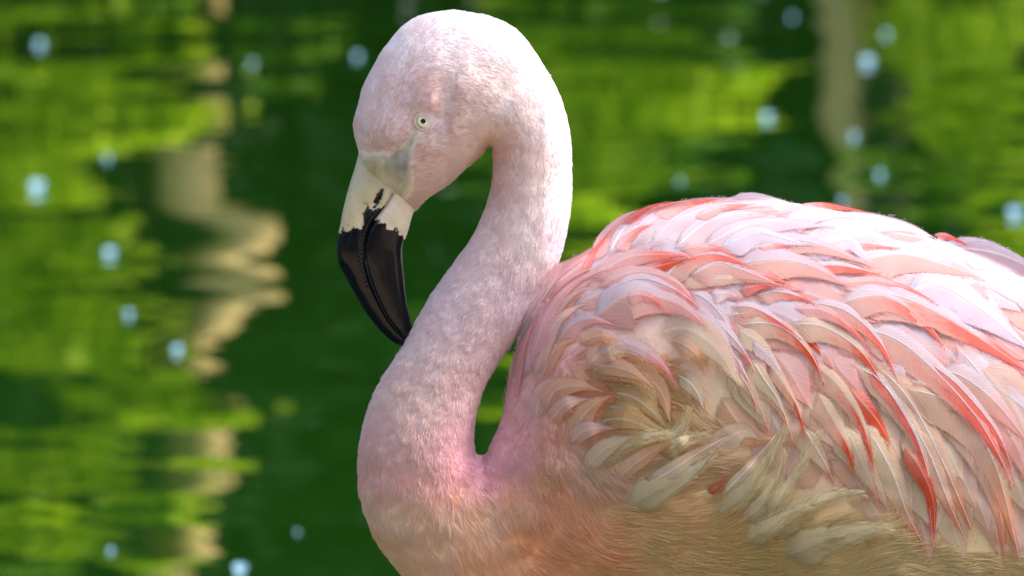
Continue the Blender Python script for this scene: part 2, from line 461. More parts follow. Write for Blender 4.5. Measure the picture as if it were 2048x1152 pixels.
# small blue flecks added on the water to imitate sky glints
M_glint = simple_mat("glint_blue", (.30, .52, .62), .7, .2, .4, 200)
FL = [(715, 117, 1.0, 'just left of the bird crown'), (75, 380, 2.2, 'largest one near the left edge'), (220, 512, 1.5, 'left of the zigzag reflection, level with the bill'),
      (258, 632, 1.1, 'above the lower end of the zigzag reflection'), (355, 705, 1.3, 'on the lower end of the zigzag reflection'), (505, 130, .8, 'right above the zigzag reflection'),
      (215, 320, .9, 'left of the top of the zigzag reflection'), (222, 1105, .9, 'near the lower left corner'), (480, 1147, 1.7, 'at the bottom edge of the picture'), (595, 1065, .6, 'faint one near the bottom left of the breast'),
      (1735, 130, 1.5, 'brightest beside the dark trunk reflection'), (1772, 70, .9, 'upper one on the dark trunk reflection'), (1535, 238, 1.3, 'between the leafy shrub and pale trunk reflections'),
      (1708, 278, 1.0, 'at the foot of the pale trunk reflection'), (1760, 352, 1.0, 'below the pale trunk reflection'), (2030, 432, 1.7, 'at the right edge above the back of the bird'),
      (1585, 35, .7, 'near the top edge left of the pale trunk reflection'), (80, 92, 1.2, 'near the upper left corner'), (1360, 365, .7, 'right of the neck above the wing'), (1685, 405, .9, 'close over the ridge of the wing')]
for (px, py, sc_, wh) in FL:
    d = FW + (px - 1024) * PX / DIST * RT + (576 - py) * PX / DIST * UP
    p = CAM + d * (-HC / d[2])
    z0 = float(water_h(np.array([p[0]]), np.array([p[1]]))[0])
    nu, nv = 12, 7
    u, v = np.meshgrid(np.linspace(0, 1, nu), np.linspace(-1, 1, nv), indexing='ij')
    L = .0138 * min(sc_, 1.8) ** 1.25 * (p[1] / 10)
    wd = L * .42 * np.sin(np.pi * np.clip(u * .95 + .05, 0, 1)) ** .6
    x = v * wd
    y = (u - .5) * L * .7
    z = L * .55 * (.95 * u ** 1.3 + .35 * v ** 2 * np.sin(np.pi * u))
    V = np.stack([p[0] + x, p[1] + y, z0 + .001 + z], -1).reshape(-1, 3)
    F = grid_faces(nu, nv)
    o = mesh_obj("glint_fleck", V, F, M_glint)
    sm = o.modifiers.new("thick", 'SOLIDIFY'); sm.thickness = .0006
    tag(o, f'pale blue fleck standing in for a sky glint, {wh}', 'feather', 'flecks added for sky glints on the pond')

# =================================================================== BIRD
HEAD = [(718, 299), (708, 264), (709, 240), (718, 208), (727, 174), (744, 139), (761.5, 108), (779, 83), (807, 52), (834, 35), (866, 26), (907, 21.5), (945, 27), (984, 36), (1022, 54), (1053, 83), (1084, 128), (1109, 170), (1126, 212), (1138, 257), (1142, 295), (1143, 350), (1142, 399)]
NECK_R = [(1136, 450), (1126, 495), (1110, 542), (1088, 590), (1058, 638), (1020, 690), (985, 740), (961, 790), (949, 840), (945, 880), (949, 908), (960, 922)]
INNER = [(1000, 960), (1100, 1000), (1230, 1120), (1260, 1300), (1180, 1400), (1050, 1390), (940, 1300), (870, 1225)]
NECK_L = [(812, 1152), (775, 1110), (748, 1070), (727, 1020), (717, 980), (715, 930), (719, 895), (728, 850), (745, 800), (770, 750), (800, 705), (822, 665), (840, 630), (865, 590), (890, 553), (918, 515), (942, 480), (962, 440), (975, 405), (984, 370), (988, 330), (985, 300), (981, 287)]
THROAT = [(963, 309), (935, 333), (897, 368), (855, 396), (829, 421), (812, 418), (785, 400), (752, 372), (722, 340), (716, 315)]
PA = catmull(HEAD + NECK_R + INNER + NECK_L + THROAT, 4, True)
PB = catmull([(962, 918), (972, 915), (990, 880), (1007, 835), (1019, 785), (1029, 735), (1037, 697), (1053, 657), (1080, 612), (1112, 565), (1150, 530), (1195, 503), (1240, 470), (1300, 434), (1400, 412), (1500, 406), (1600, 408), (1700, 428), (1800, 450), (1900, 495), (2048, 560), (2180, 640), (2310, 740), (2400, 880), (2400, 1030), (2300, 1200), (2100, 1330), (1850, 1420), (1550, 1440), (1300, 1430), (1100, 1400), (950, 1300), (880, 1200), (880, 1080), (925, 990)], 4, True)

GS = 4.0
GX = np.arange(640, 2480, GS); GY = np.arange(-20, 1500, GS)
gx, gy = np.meshgrid(GX, GY, indexing='ij')

def poly_sdf(poly, x, y):
    d2 = np.full(x.shape, 1e12); ins = np.zeros(x.shape, bool)
    n = len(poly)
    for i in range(n):
        ax, ay = poly[i]; bx_, by_ = poly[(i + 1) % n]
        ex, ey = bx_ - ax, by_ - ay
        wx, wy = x - ax, y - ay
        tt = np.clip((wx * ex + wy * ey) / (ex * ex + ey * ey + 1e-9), 0, 1)
        d2 = np.minimum(d2, (wx - ex * tt) ** 2 + (wy - ey * tt) ** 2)
        c = ((ay > y) != (by_ > y)) & (x < (bx_ - ax) * (y - ay) / (by_ - ay + 1e-12) + ax)
        ins ^= c
    return np.where(ins, 1, -1) * np.sqrt(d2)

def blur(a, n=1):
    for _ in range(n):
        p = np.pad(a, 1, mode='edge')
        a = (p[:-2, 1:-1] + p[2:, 1:-1] + p[1:-1, :-2] + p[1:-1, 2:] + 4 * a) / 8
    return a

def inflate(poly):
    sd = poly_sdf(poly, gx, gy)
    h = None
    for lev in (32, 16, 8, 4, 2, 1):
        m = sd[::lev, ::lev] > 0
        s = GS * lev
        if h is None:
            h = np.zeros(m.shape)
        else:
            h = np.repeat(np.repeat(h, 2, 0), 2, 1)
            h = np.pad(h, ((0, max(0, m.shape[0] - h.shape[0])), (0, max(0, m.shape[1] - h.shape[1]))), mode='edge')[:m.shape[0], :m.shape[1]]
        h = np.where(m, h, 0)
        for _ in range(220 if lev > 1 else 90):
            p = np.pad(h, 1)
            h = np.where(m, (p[:-2, 1:-1] + p[2:, 1:-1] + p[1:-1, :-2] + p[1:-1, 2:] + 2 * s * s) / 4, 0)
    inn = sd > 2.5 * GS
    q = np.where(inn, h / np.maximum(sd, GS), 0); wgt = inn.astype(float)
    q0, w0 = q.copy(), wgt.copy()
    for _ in range(14):
        q, wgt = blur(q), blur(wgt)
        qq = q / np.maximum(wgt, 1e-6)
        q = np.where(inn, q0, qq * (wgt > 1e-5)); wgt = np.where(inn, 1, (wgt > 1e-5).astype(float))
    q = np.where(wgt > 0, q, 100.0)
    q = blur(np.maximum(q, 40), 3)
    return np.where(sd > 0, sd * q, sd * 120.0), sd

hA, sdA = inflate(PA)
hB, sdB = inflate(PB)
hA = np.where(hA > 0, hA * .92, hA)
hB = np.where(hB > 0, hB * .40, hB)
kk = 30 + 9000 * smooth01(860, 1010, gy)
HH = .5 * (hA + hB + np.sqrt((hA - hB) ** 2 + kk ** 2)) - kk * .15
HH = np.where(kk < 100, np.maximum(hA, hB), HH)

# modelling of the face: cheek, brow, eye socket
def gauss(cx, cy, sx, sy, ang=0):
    c, s_ = math.cos(ang), math.sin(ang)
    u = (gx - cx) * c + (gy - cy) * s_; v = -(gx - cx) * s_ + (gy - cy) * c
    return np.exp(-.5 * ((u / sx) ** 2 + (v / sy) ** 2))
Wm = np.sqrt(np.maximum(HH, 0))
dW = (-13 * gauss(885, 205, 14, 42, .15) - 13 * gauss(846, 243, 24, 20) + 6 * gauss(862, 205, 9, 30, .2) - 8 * gauss(815, 285, 26, 12, -.7)
      + 8 * gauss(900, 300, 40, 36) - 6 * gauss(990, 230, 16, 60, .5) - 7 * gauss(770, 306, 40, 7, .05)
      + 7 * gauss(760, 260, 30, 25) - 5 * gauss(800, 215, 20, 30) - 6 * gauss(960, 130, 60, 20, .5))
dW += 2.0 * fbm(gx / 26, gy / 26, 0, 11, 2) * (sdA > 0)
dW += 7.0 * fbm(gx / 60, gy / 60, 0, 12, 2) * smooth01(600, 1000, gy)
Wm2 = np.maximum(Wm + dW * smooth01(8, 40, Wm), 0)
HH = np.where(HH > 0, np.where(Wm > 8, Wm2 ** 2, HH), HH)

def samp(A, x, y):
    fx = np.clip((np.asarray(x, float) - GX[0]) / GS, 0, len(GX) - 1.001); fy = np.clip((np.asarray(y, float) - GY[0]) / GS, 0, len(GY) - 1.001)
    ix, iy = fx.astype(int), fy.astype(int); fx, fy = fx - ix, fy - iy
    return (A[ix, iy] * (1 - fx) * (1 - fy) + A[ix + 1, iy] * fx * (1 - fy) + A[ix, iy + 1] * (1 - fx) * fy + A[ix + 1, iy + 1] * fx * fy)

# ---- closed body surface by surface nets on F = W(x,y)^2 - z^2
def surface_nets():
    c = 6.0
    X1 = np.arange(690, 2440, c); Y1 = np.arange(0, 1470, c)
    zmax = float(np.sqrt(HH.max())) + 3 * c
    Z1 = (np.arange(-int(zmax / c) - 1, int(zmax / c) + 2) + .5) * c
    h2 = samp(HH, X1[:, None], Y1[None, :])
    F = (h2[:, :, None] - Z1[None, None, :] ** 2).astype(np.float32)
    S = F > 0
    nx, ny, nz = F.shape
    mixed = np.zeros((nx - 1, ny - 1, nz - 1), bool)
    s0 = S[:-1, :-1, :-1]
    for dx in (0, 1):
        for dy in (0, 1):
            for dz in (0, 1):
                mixed |= S[dx:nx - 1 + dx, dy:ny - 1 + dy, dz:nz - 1 + dz] != s0
    I = np.argwhere(mixed)
    idx = np.full(mixed.shape, -1, np.int64); idx[tuple(I.T)] = np.arange(len(I))
    acc = np.zeros((len(I), 3)); cnt = np.zeros(len(I))
    for ax in range(3):
        o1, o2 = [k for k in range(3) if k != ax]
        for a in (0, 1):
            for b_ in (0, 1):
                off = [0, 0, 0]; off[o1] = a; off[o2] = b_
                p = I + off; q = p.copy(); q[:, ax] += 1
                f0 = F[tuple(p.T)].astype(float); f1 = F[tuple(q.T)].astype(float)
                m = (f0 > 0) != (f1 > 0)
                tt = np.where(m, f0 / np.where(m, f0 - f1, 1), 0)
                pos = p.astype(float); pos[:, ax] += tt
                acc[m] += pos[m]; cnt[m] += 1
    v = acc / cnt[:, None]
    quads = []
    for ax in range(3):
        o1, o2 = [(1, 2), (2, 0), (0, 1)][ax]
        sl0 = [slice(None)] * 3; sl1 = [slice(None)] * 3
        sl0[ax] = slice(0, -1); sl1[ax] = slice(1, None)
        ch = S[tuple(sl0)] != S[tuple(sl1)]
        E = np.argwhere(ch)
        E = E[(E[:, o1] > 0) & (E[:, o2] > 0) & (E[:, o1] < F.shape[o1] - 1) & (E[:, o2] < F.shape[o2] - 1)]
        def cell(d1, d2):
            q = E.copy(); q[:, o1] -= d1; q[:, o2] -= d2
            return idx[tuple(q.T)]
        Q = np.stack([cell(1, 1), cell(0, 1), cell(0, 0), cell(1, 0)], 1)
        fl = ~S[tuple(E.T)]
        Q[fl] = Q[fl][:, ::-1]
        quads.append(Q)
    Q = np.concatenate(quads)
    Q = Q[(Q >= 0).all(1)]
    vx = X1[0] + v[:, 0] * c; vy = Y1[0] + v[:, 1] * c; vz = Z1[0] + v[:, 2] * c
    V = np.stack([vx, vy, vz], 1)
    for _ in range(3):                                  # Laplacian smoothing
        s_ = np.zeros_like(V); n_ = np.zeros(len(V))
        for a, b_ in ((0, 1), (1, 2), (2, 3), (3, 0)):
            np.add.at(s_, Q[:, a], V[Q[:, b_]]); np.add.at(n_, Q[:, a], 1)
            np.add.at(s_, Q[:, b_], V[Q[:, a]]); np.add.at(n_, Q[:, b_], 1)
        V = V * .45 + .55 * s_ / np.maximum(n_, 1)[:, None]
    return V, Q[:, ::-1]
BV, BQ = surface_nets()

# ---- intrinsic plumage colour by place (albedo)
CG = np.array([
 (720, 260, .84, .66, .60), (760, 200, .85, .68, .66), (800, 80, .86, .78, .80), (900, 50, .86, .82, .84), (1000, 80, .86, .82, .85), (800, 190, .83, .62, .60), (862, 190, .82, .56, .53), (868, 225, .80, .54, .50),
 (890, 200, .80, .58, .50), (940, 180, .82, .66, .60), (900, 110, .85, .76, .76), (900, 260, .82, .60, .53), (830, 330, .80, .55, .46), (900, 340, .82, .60, .52), (960, 260, .82, .62, .52), (1060, 150, .86, .78, .78), (1010, 200, .84, .72, .68), (1110, 250, .86, .80, .83),
 (1005, 300, .80, .46, .36), (1010, 380, .80, .50, .42), (1060, 350, .84, .68, .60), (1120, 380, .86, .78, .80), (1000, 480, .83, .62, .58), (1060, 480, .85, .72, .70), (1110, 480, .86, .76, .82),
 (960, 550, .84, .66, .66), (1040, 600, .85, .70, .78), (1060, 620, .86, .62, .76), (900, 620, .84, .68, .70), (980, 690, .85, .64, .68), (850, 700, .84, .66, .64), (780, 780, .83, .60, .52), (850, 800, .83, .62, .54), (920, 800, .84, .58, .60),
 (940, 860, .86, .54, .58), (730, 900, .84, .56, .50), (820, 920, .82, .58, .52), (940, 925, .86, .50, .55), (975, 955, .84, .48, .50), (760, 1050, .84, .57, .46), (850, 1050, .82, .54, .42), (850, 1130, .80, .52, .38),
 (1000, 900, .86, .54, .54), (1030, 800, .87, .50, .50), (1040, 850, .82, .38, .38), (1080, 650, .88, .60, .62), (1070, 760, .80, .40, .34), (1100, 850, .74, .40, .26), (960, 1040, .80, .52, .38), (1020, 1000, .78, .50, .34), (950, 1120, .76, .46, .29),
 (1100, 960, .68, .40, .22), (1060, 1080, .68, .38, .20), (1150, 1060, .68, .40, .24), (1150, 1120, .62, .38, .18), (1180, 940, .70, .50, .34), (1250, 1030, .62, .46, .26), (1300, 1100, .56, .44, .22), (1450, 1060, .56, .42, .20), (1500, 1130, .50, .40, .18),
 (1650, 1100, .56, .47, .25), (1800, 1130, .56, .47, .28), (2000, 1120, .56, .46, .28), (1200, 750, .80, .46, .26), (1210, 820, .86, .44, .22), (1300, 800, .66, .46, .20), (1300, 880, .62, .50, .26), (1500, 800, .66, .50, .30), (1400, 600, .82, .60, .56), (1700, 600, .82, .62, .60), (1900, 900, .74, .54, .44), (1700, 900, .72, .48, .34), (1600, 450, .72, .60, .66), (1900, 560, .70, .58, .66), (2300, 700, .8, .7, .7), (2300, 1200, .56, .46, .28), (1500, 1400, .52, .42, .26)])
def field(G, x, y, pw=3.0, floor=25.):
    x = np.asarray(x, float).ravel(); y = np.asarray(y, float).ravel()
    out = np.zeros((len(x), G.shape[1] - 2)); ws = np.zeros(len(x))
    for g in G:
        wt = 1 / (((x - g[0]) ** 2 + (y - g[1]) ** 2) + floor ** 2) ** (pw / 2)
        out += wt[:, None] * g[2:]; ws += wt
    return out / ws[:, None]

def base_skin(x, y):
    g = np.exp(-((x - 802) / 30) ** 2 - ((y - 326) / 34) ** 2)
    g = np.clip(g + .5 * np.exp(-((x - 828) / 10) ** 2 - ((y - 285) / 30) ** 2) + .12 * fbm(x / 14, y / 14, 0, 44), 0, 1)[..., None]
    c = np.array([.62, .55, .37]) * (1 - g) + g * np.array([.30, .29, .24])
    st = np.exp(-.5 * (((x - 748) / 16) ** 2 + ((y - 345) / 22) ** 2))[..., None]
    return c * (1 - .45 * st) + .45 * st * np.array([.40, .31, .12])
LORE = np.array([(716, 302), (745, 305), (778, 306), (800, 290), (818, 268), (830, 256), (842, 262), (838, 275), (828, 300), (824, 330), (824, 352), (828, 372), (815, 400), (790, 420), (700, 420), (700, 300)], float)
def plumage_colour(x, y, z=None):
    c = field(CG, x, y)
    n = fbm(np.asarray(x) / 20, np.asarray(y) / 34, 0, 31, 3).ravel()
    c = c * (1 + .05 * n[:, None] * np.array([.4, 1, 1.1]))
    bl = smooth01(900, 1050, np.asarray(y)).ravel() * smooth01(1500, 1000, np.asarray(x)).ravel() * smooth01(.15, .6, fbm(np.asarray(x) / 45, np.asarray(y) / 30, 0, 77, 2).ravel())
    bl = bl * .55
    c = c * (1 - bl[:, None]) + bl[:, None] * np.array([.80, .38, .18])
    c = c * (1 + .20 * smooth01(900, 1050, np.asarray(y)).ravel()[:, None] * np.array([1.5, 1.3, .8]))
    pale = (.30 * smooth01(980, 780, np.asarray(y)) * smooth01(1120, 1060, np.asarray(x) - 120 * (np.asarray(y) < 450))).ravel()[:, None]
    c = c + (np.array([.90, .82, .79]) - c) * pale
    return np.clip(c, 0, .9)
bc = plumage_colour(BV[:, 0], BV[:, 1])
ls = poly_sdf(LORE, BV[:, 0], BV[:, 1])
lk = smooth01(-2, 12, ls + 2 * noise(BV[:, 0] / 5, BV[:, 1] / 5))[:, None]
skin_c = base_skin(BV[:, 0], BV[:, 1]) * (1 + .35 * fbm(BV[:, 0] / 9, BV[:, 1] / 12, 0, 8))[:, None]
bc = bc * (1 - lk) + lk * skin_c

base = np.array([P3(np.array(1650.), np.array(1400.), np.array(0.))])[0]
ROOT = empty("flamingo", (float(base[0]), float(base[1]), 0.0))
bpy.context.view_layer.update()
tag(ROOT, 'pale pink flamingo with S-curved neck and black-tipped bill, coral-edged wing feathers, standing in green water', 'bird')
body = mesh_obj("body", P3(BV[:, 0], BV[:, 1], BV[:, 2]), BQ, M_skin, ROOT, col=bc)

# ---- legs, below the frame, standing in the pond
M_leg = simple_mat("leg_skin", (.62, .34, .30), .6, .3, .5, 400)
for sgn in (-1, 1):
    top = P3(np.array(1620.), np.array(1380.), np.array(60. * sgn)); x0, y0 = top[0], top[1]
    v, f = tube([(x0, y0, top[2] + .05), (x0 + .02, y0, .42), (x0 + .035, y0, .34), (x0 + .02, y0, .10), (x0, y0, -.15)], [.022, .010, .012, .007, .008], seg=12, n=40, wob=.05)
    mesh_obj("leg", v, f, M_leg, ROOT)

# ---- eyes
def disc_dome(cx, cy, r, w0, hgt, n=24, m=8, sgn=1):
    rr = np.linspace(0, 1, m); ph = np.linspace(0, 2 * math.pi, n, endpoint=False)
    x = cx + r * rr[:, None] * np.cos(ph); y = cy + r * rr[:, None] * np.sin(ph)
    z = w0 + hgt * np.sqrt(np.maximum(1 - rr[:, None] ** 2, 0)) * np.ones(n)
    return P3(x, y, z * sgn).reshape(-1, 3), grid_faces(m, n, True)
def ring(cx, cy, r, rt, w0, sgn=1, n=40, m=12, sq=1.0):
    ph = np.linspace(0, 2 * math.pi, n, endpoint=False); th = np.linspace(0, 2 * math.pi, m, endpoint=False)
    q = rt * (1 + .22 * np.cos(2 * ph - .6))[:, None]
    x = cx + (r + q * np.cos(th)) * np.cos(ph)[:, None]; y = cy + sq * (r + q * np.cos(th)) * np.sin(ph)[:, None]
    z = w0 + q * np.sin(th)
    V = P3(x, y, z * sgn).reshape(-1, 3)
    F = grid_faces(n, m, True); last = np.array([[(n - 1) * m + j, (n - 1) * m + (j + 1) % m, (j + 1) % m, j] for j in range(m)])
    return V, np.concatenate([F, last])
def gloss_mat(name, c, rough=.06, spec=.5):
    m, t, b, o = new_mat(name); b.inputs["Base Color"].default_value = (*c, 1); b.inputs["Roughness"].default_value = rough
    b.inputs["Specular IOR Level"].default_value = spec
    b.inputs["Coat Weight"].default_value = .5; b.inputs["Coat Roughness"].default_value = .03
    return m
M_iris = gloss_mat("pale_iris", (.88, .84, .60)); M_pupil = gloss_mat("pupil", (.004, .004, .004)); M_lid = simple_mat("eyelid_skin", (.62, .54, .38), .6, .3, .6, 900)
ew = float(np.sqrt(max(samp(HH, 847, 243), 0)))
for sgn in (1, -1):
    v, f = disc_dome(847, 242, 15.6, ew - 5.5, 8.0, sgn=sgn); eye = mesh_obj("eye", v, f, M_iris, ROOT)
    v, f = disc_dome(846.5, 242.3, 5.9, ew + 1.5, 1.3, sgn=sgn); mesh_obj("pupil", v, f, M_pupil, eye)
    v, f = ring(847, 243, 17.2, 3.0, ew - 1.6, sgn); mesh_obj("eyelid", v, f, M_lid, ROOT)
    v, f = ring(847, 242.3, 13.8, 1.0, ew - .6, sgn, m=8); mesh_obj("iris_rim", v, f, simple_mat("iris_rim", (.30, .26, .16), .5), eye)

# ---- bill
BL, _ = resample([(722, 290), (718, 305), (709, 337), (700, 366), (693, 391), (685, 425), (680, 452), (674, 479), (673, 505), (678, 530), (697, 567), (716, 601), (735.5, 631.5), (762, 664), (785, 684), (804, 693), (818, 695.5), (830, 692)], 240)
BM, _ = resample([(812, 340), (804, 361), (785, 391), (766, 414), (751, 433), (737, 459.6), (731, 494), (733, 524.5), (741, 559), (755, 593), (772, 628), (793, 658), (813, 679), (830, 690.8)], 240)
BR, _ = resample([(840, 395), (831, 415), (823, 437), (816, 463), (808, 486), (805.5, 509), (808, 547), (812, 593), (817, 620), (821, 640), (827, 666), (831, 689.5)], 240)
tt = np.linspace(0, 1, 240)
bdep = np.interp(tt, [0, .1, .25, .45, .65, .85, .95, 1], [47, 46, 43, 38, 29, 17, 8, 2.])
bdep = np.convolve(np.pad(bdep, 12, mode='edge'), np.ones(25) / 25, 'valid')
# smooth correspondences
ctr = (BL + BR) / 2; aa = np.linalg.norm(BR - BL, axis=1) / 2; ee = (BR - BL) / (2 * aa[:, None] + 1e-6)
cm_ = np.clip(((BM - ctr) * ee).sum(1) / np.maximum(aa, .5), -.93, .93)
cm_ = np.convolve(np.pad(cm_, 4, mode='edge'), np.ones(9) / 9, 'valid')
phm = np.arccos(cm_)
def mandible(upper, NR=120):
    s = np.linspace(0, 1, NR)[None, :]
    if upper: ph = phm[:, None] + (2 * math.pi - 2 * phm[:, None]) * s
    else: ph = -phm[:, None] + 2 * phm[:, None] * s
    edge = np.minimum(s, 1 - s) * NR
    cut = np.exp(-(edge / 2.6) ** 2) * 6.0 * np.minimum(1, bdep[:, None] / 20)
    cph, sph = np.cos(ph), np.sin(ph)
    rad = 1.0
    x = ctr[:, 0, None] + ee[:, 0, None] * aa[:, None] * cph; y = ctr[:, 1, None] + ee[:, 1, None] * aa[:, None] * cph
    z = bdep[:, None] * np.sign(sph) * np.abs(sph) ** .85
    z = z - np.sign(z) * cut
    if not upper:
        z = z + np.sign(z) * 2.5 * np.minimum(1, bdep[:, None] / 20) * (1 - np.exp(-(edge / 7.) ** 2)) * (np.abs(sph) ** .5)
    zf = z
    X_, Y_ = x, y
    if upper:
        gl = [(755, 379), (743, 410), (728, 440), (722, 470), (724, 520), (735, 570)]
        gp = catmull(gl, 6)
        dd = np.full(X_.shape, 1e9)
        for q in gp: dd = np.minimum(dd, (X_ - q[0]) ** 2 + (Y_ - q[1]) ** 2)
        fade = smooth01(600, 520, Y_)
        z = z - np.sign(z) * 3.2 * np.exp(-dd / (2 * 3.2 ** 2)) * fade
        # nostril slit
        u = (X_ - 757) * math.cos(1.19) * -1 + (Y_ - 397) * math.sin(1.19); v = (X_ - 757) * math.sin(1.19) + (Y_ - 397) * math.cos(1.19)
        z = z - np.sign(z) * 6 * np.exp(-.5 * ((u / 17) ** 2 + (v / 4.5) ** 2))
        z = z - np.sign(z) * 3 * np.exp(-.5 * (((X_ - 700) / 9) ** 2 + ((Y_ - 520) / 60) ** 2)) * 0
    else:
        z = z + np.sign(z) * 1.2 * fbm(X_ / 6, Y_ / 40, 0, 91) * smooth01(560, 640, Y_) * np.minimum(1, bdep[:, None] / 12)
    # colours
    nz1 = fbm(X_ / 7, Y_ / 7, 0, 51, 3); nz2 = fbm(X_ / 20, Y_ / 26, 0, 52, 3)
    cream = np.array([.68, .57, .33])[None, None] * (1 + .22 * nz2[..., None] * np.array([.7, .9, 1.6]))
    if upper:
        st = np.exp(-.5 * (((X_ - 748) / 16) ** 2 + ((Y_ - 345) / 22) ** 2))[..., None]
        cream = cream * (1 - .55 * st) + .55 * st * np.array([.40, .31, .10])
        st = np.exp(-.5 * (((X_ - 728) / 10) ** 2 + ((Y_ - 400) / 30) ** 2))[..., None]
        cream = cream * (1 - .35 * st) + .35 * st * np.array([.44, .36, .14])
        gk = smooth01(415, 355, Y_)[..., None]
        cream = cream * (1 - gk) + gk * base_skin(X_, Y_)
        thr = 462 - 3 * (X_ - 690) / 40 - 40 * smooth01(722, 735, X_) + nz1 * 13
        spots = smooth01(.12, .3, noise(X_ / 7, Y_ / 7, 0, 61) * .5 + .55 * np.exp(-.5 * (((X_ - 733) / 8) ** 2 + ((Y_ - 442) / 20) ** 2)) - .1) * smooth01(395, 425, Y_) * smooth01(722, 728, X_)
        u = (Y_ - 395) ; v = (X_ - (757 - .42 * u))
        slit = smooth01(.25, .45, np.exp(-.5 * ((u / 15) ** 2 + (v / 5.5) ** 2)) * (1 + .9 * (.45 * noise(X_ / 4, Y_ / 4, 0, 62))) - .1)
        tiny = smooth01(.80, .88, noise(X_ / 4.2, Y_ / 4.2, 0, 63)) * smooth01(712, 700, X_)
        bk = np.clip(smooth01(-1.5, 1.5, Y_ - thr) + spots + slit + tiny * .8, 0, 1)
    else:
        thr = 436 + (X_ - 751) * .62 + nz1 * 14 + 6 * np.abs(noise(X_ / 3, Y_ / 12, 0, 66))
        bk = smooth01(-1.5, 1.5, Y_ - thr)
        cream = cream * np.array([1.0, 1.0, 1.2]) * 1.08
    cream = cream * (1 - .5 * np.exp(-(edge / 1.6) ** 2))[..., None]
    bk = bk[..., None]
    c = cream * (1 - bk) + bk * np.array([.004, .004, .006])
    V = P3(X_, Y_, z).reshape(-1, 3)
    F = grid_faces(240, NR, True)
    return V, F, c.reshape(-1, 3), bk.ravel()
def bill_mat():
    m, t, b, o = new_mat("bill_horn")
    at = node(t, "ShaderNodeAttribute", attribute_name="col"); ab = node(t, "ShaderNodeAttribute", attribute_name="black")
    t.links.new(at.outputs["Color"], b.inputs["Base Color"])
    mr = node(t, "ShaderNodeMapRange"); mr.inputs[3].default_value = .42; mr.inputs[4].default_value = .17
    t.links.new(ab.outputs["Fac"], mr.inputs[0]); t.links.new(mr.outputs[0], b.inputs["Roughness"])
    tc = node(t, "ShaderNodeTexCoord"); n = node(t, "ShaderNodeTexNoise"); n.inputs["Scale"].default_value = 220; n.inputs["Detail"].default_value = 5
    mp = node(t, "ShaderNodeMapping"); mp.inputs["Scale"].default_value = (1, 1, .3)
    t.links.new(tc.outputs["Object"], mp.inputs[0]); t.links.new(mp.outputs[0], n.inputs["Vector"])
    bp = node(t, "ShaderNodeBump"); bp.inputs["Strength"].default_value = .35; bp.inputs["Distance"].default_value = .0008
    t.links.new(n.outputs["Fac"], bp.inputs["Height"]); t.links.new(bp.outputs[0], b.inputs["Normal"])
    b.inputs["Specular IOR Level"].default_value = .28
    return m
M_bill = bill_mat()
v, f, c, k = mandible(True); up_b = mesh_obj("upper_bill", v, f, M_bill, ROOT, col=c, attrs={'black': k})
v, f, c, k = mandible(False); lo_b = mesh_obj("lower_bill", v, f, M_bill, ROOT, col=c, attrs={'black': k})
# comb of lamellae along the mouth line
lv, lf = [], []
for i in range(120, 232):
    p = BM[i]; tg = BM[i + 1] - BM[i - 1]; tg /= np.linalg.norm(tg); nr = np.array([-tg[1], tg[0]])
    wz = bdep[i] * math.sin(phm[i]) ** .85
    for du, dv, dz in ((-.25, -2.6, -.2), (.25, -2.6, -.2), (.25, 2.2, -.6), (-.25, 2.2, -.6), (0, 0, .5)):
        q = p + tg * du + nr * dv; lv.append(P3(q[0], q[1], np.array(wz - .6 + dz)))
    b0 = len(lv) - 5
    lf += [(b0, b0 + 1, b0 + 4), (b0 + 1, b0 + 2, b0 + 4), (b0 + 2, b0 + 3, b0 + 4), (b0 + 3, b0, b0 + 4)]
lam = mesh_obj("bill_lamellae", np.array(lv), np.array(lf), simple_mat("lamella_horn", (.16, .16, .17), .4), lo_b, smooth=False)
lam['kind'] = 'stuff'

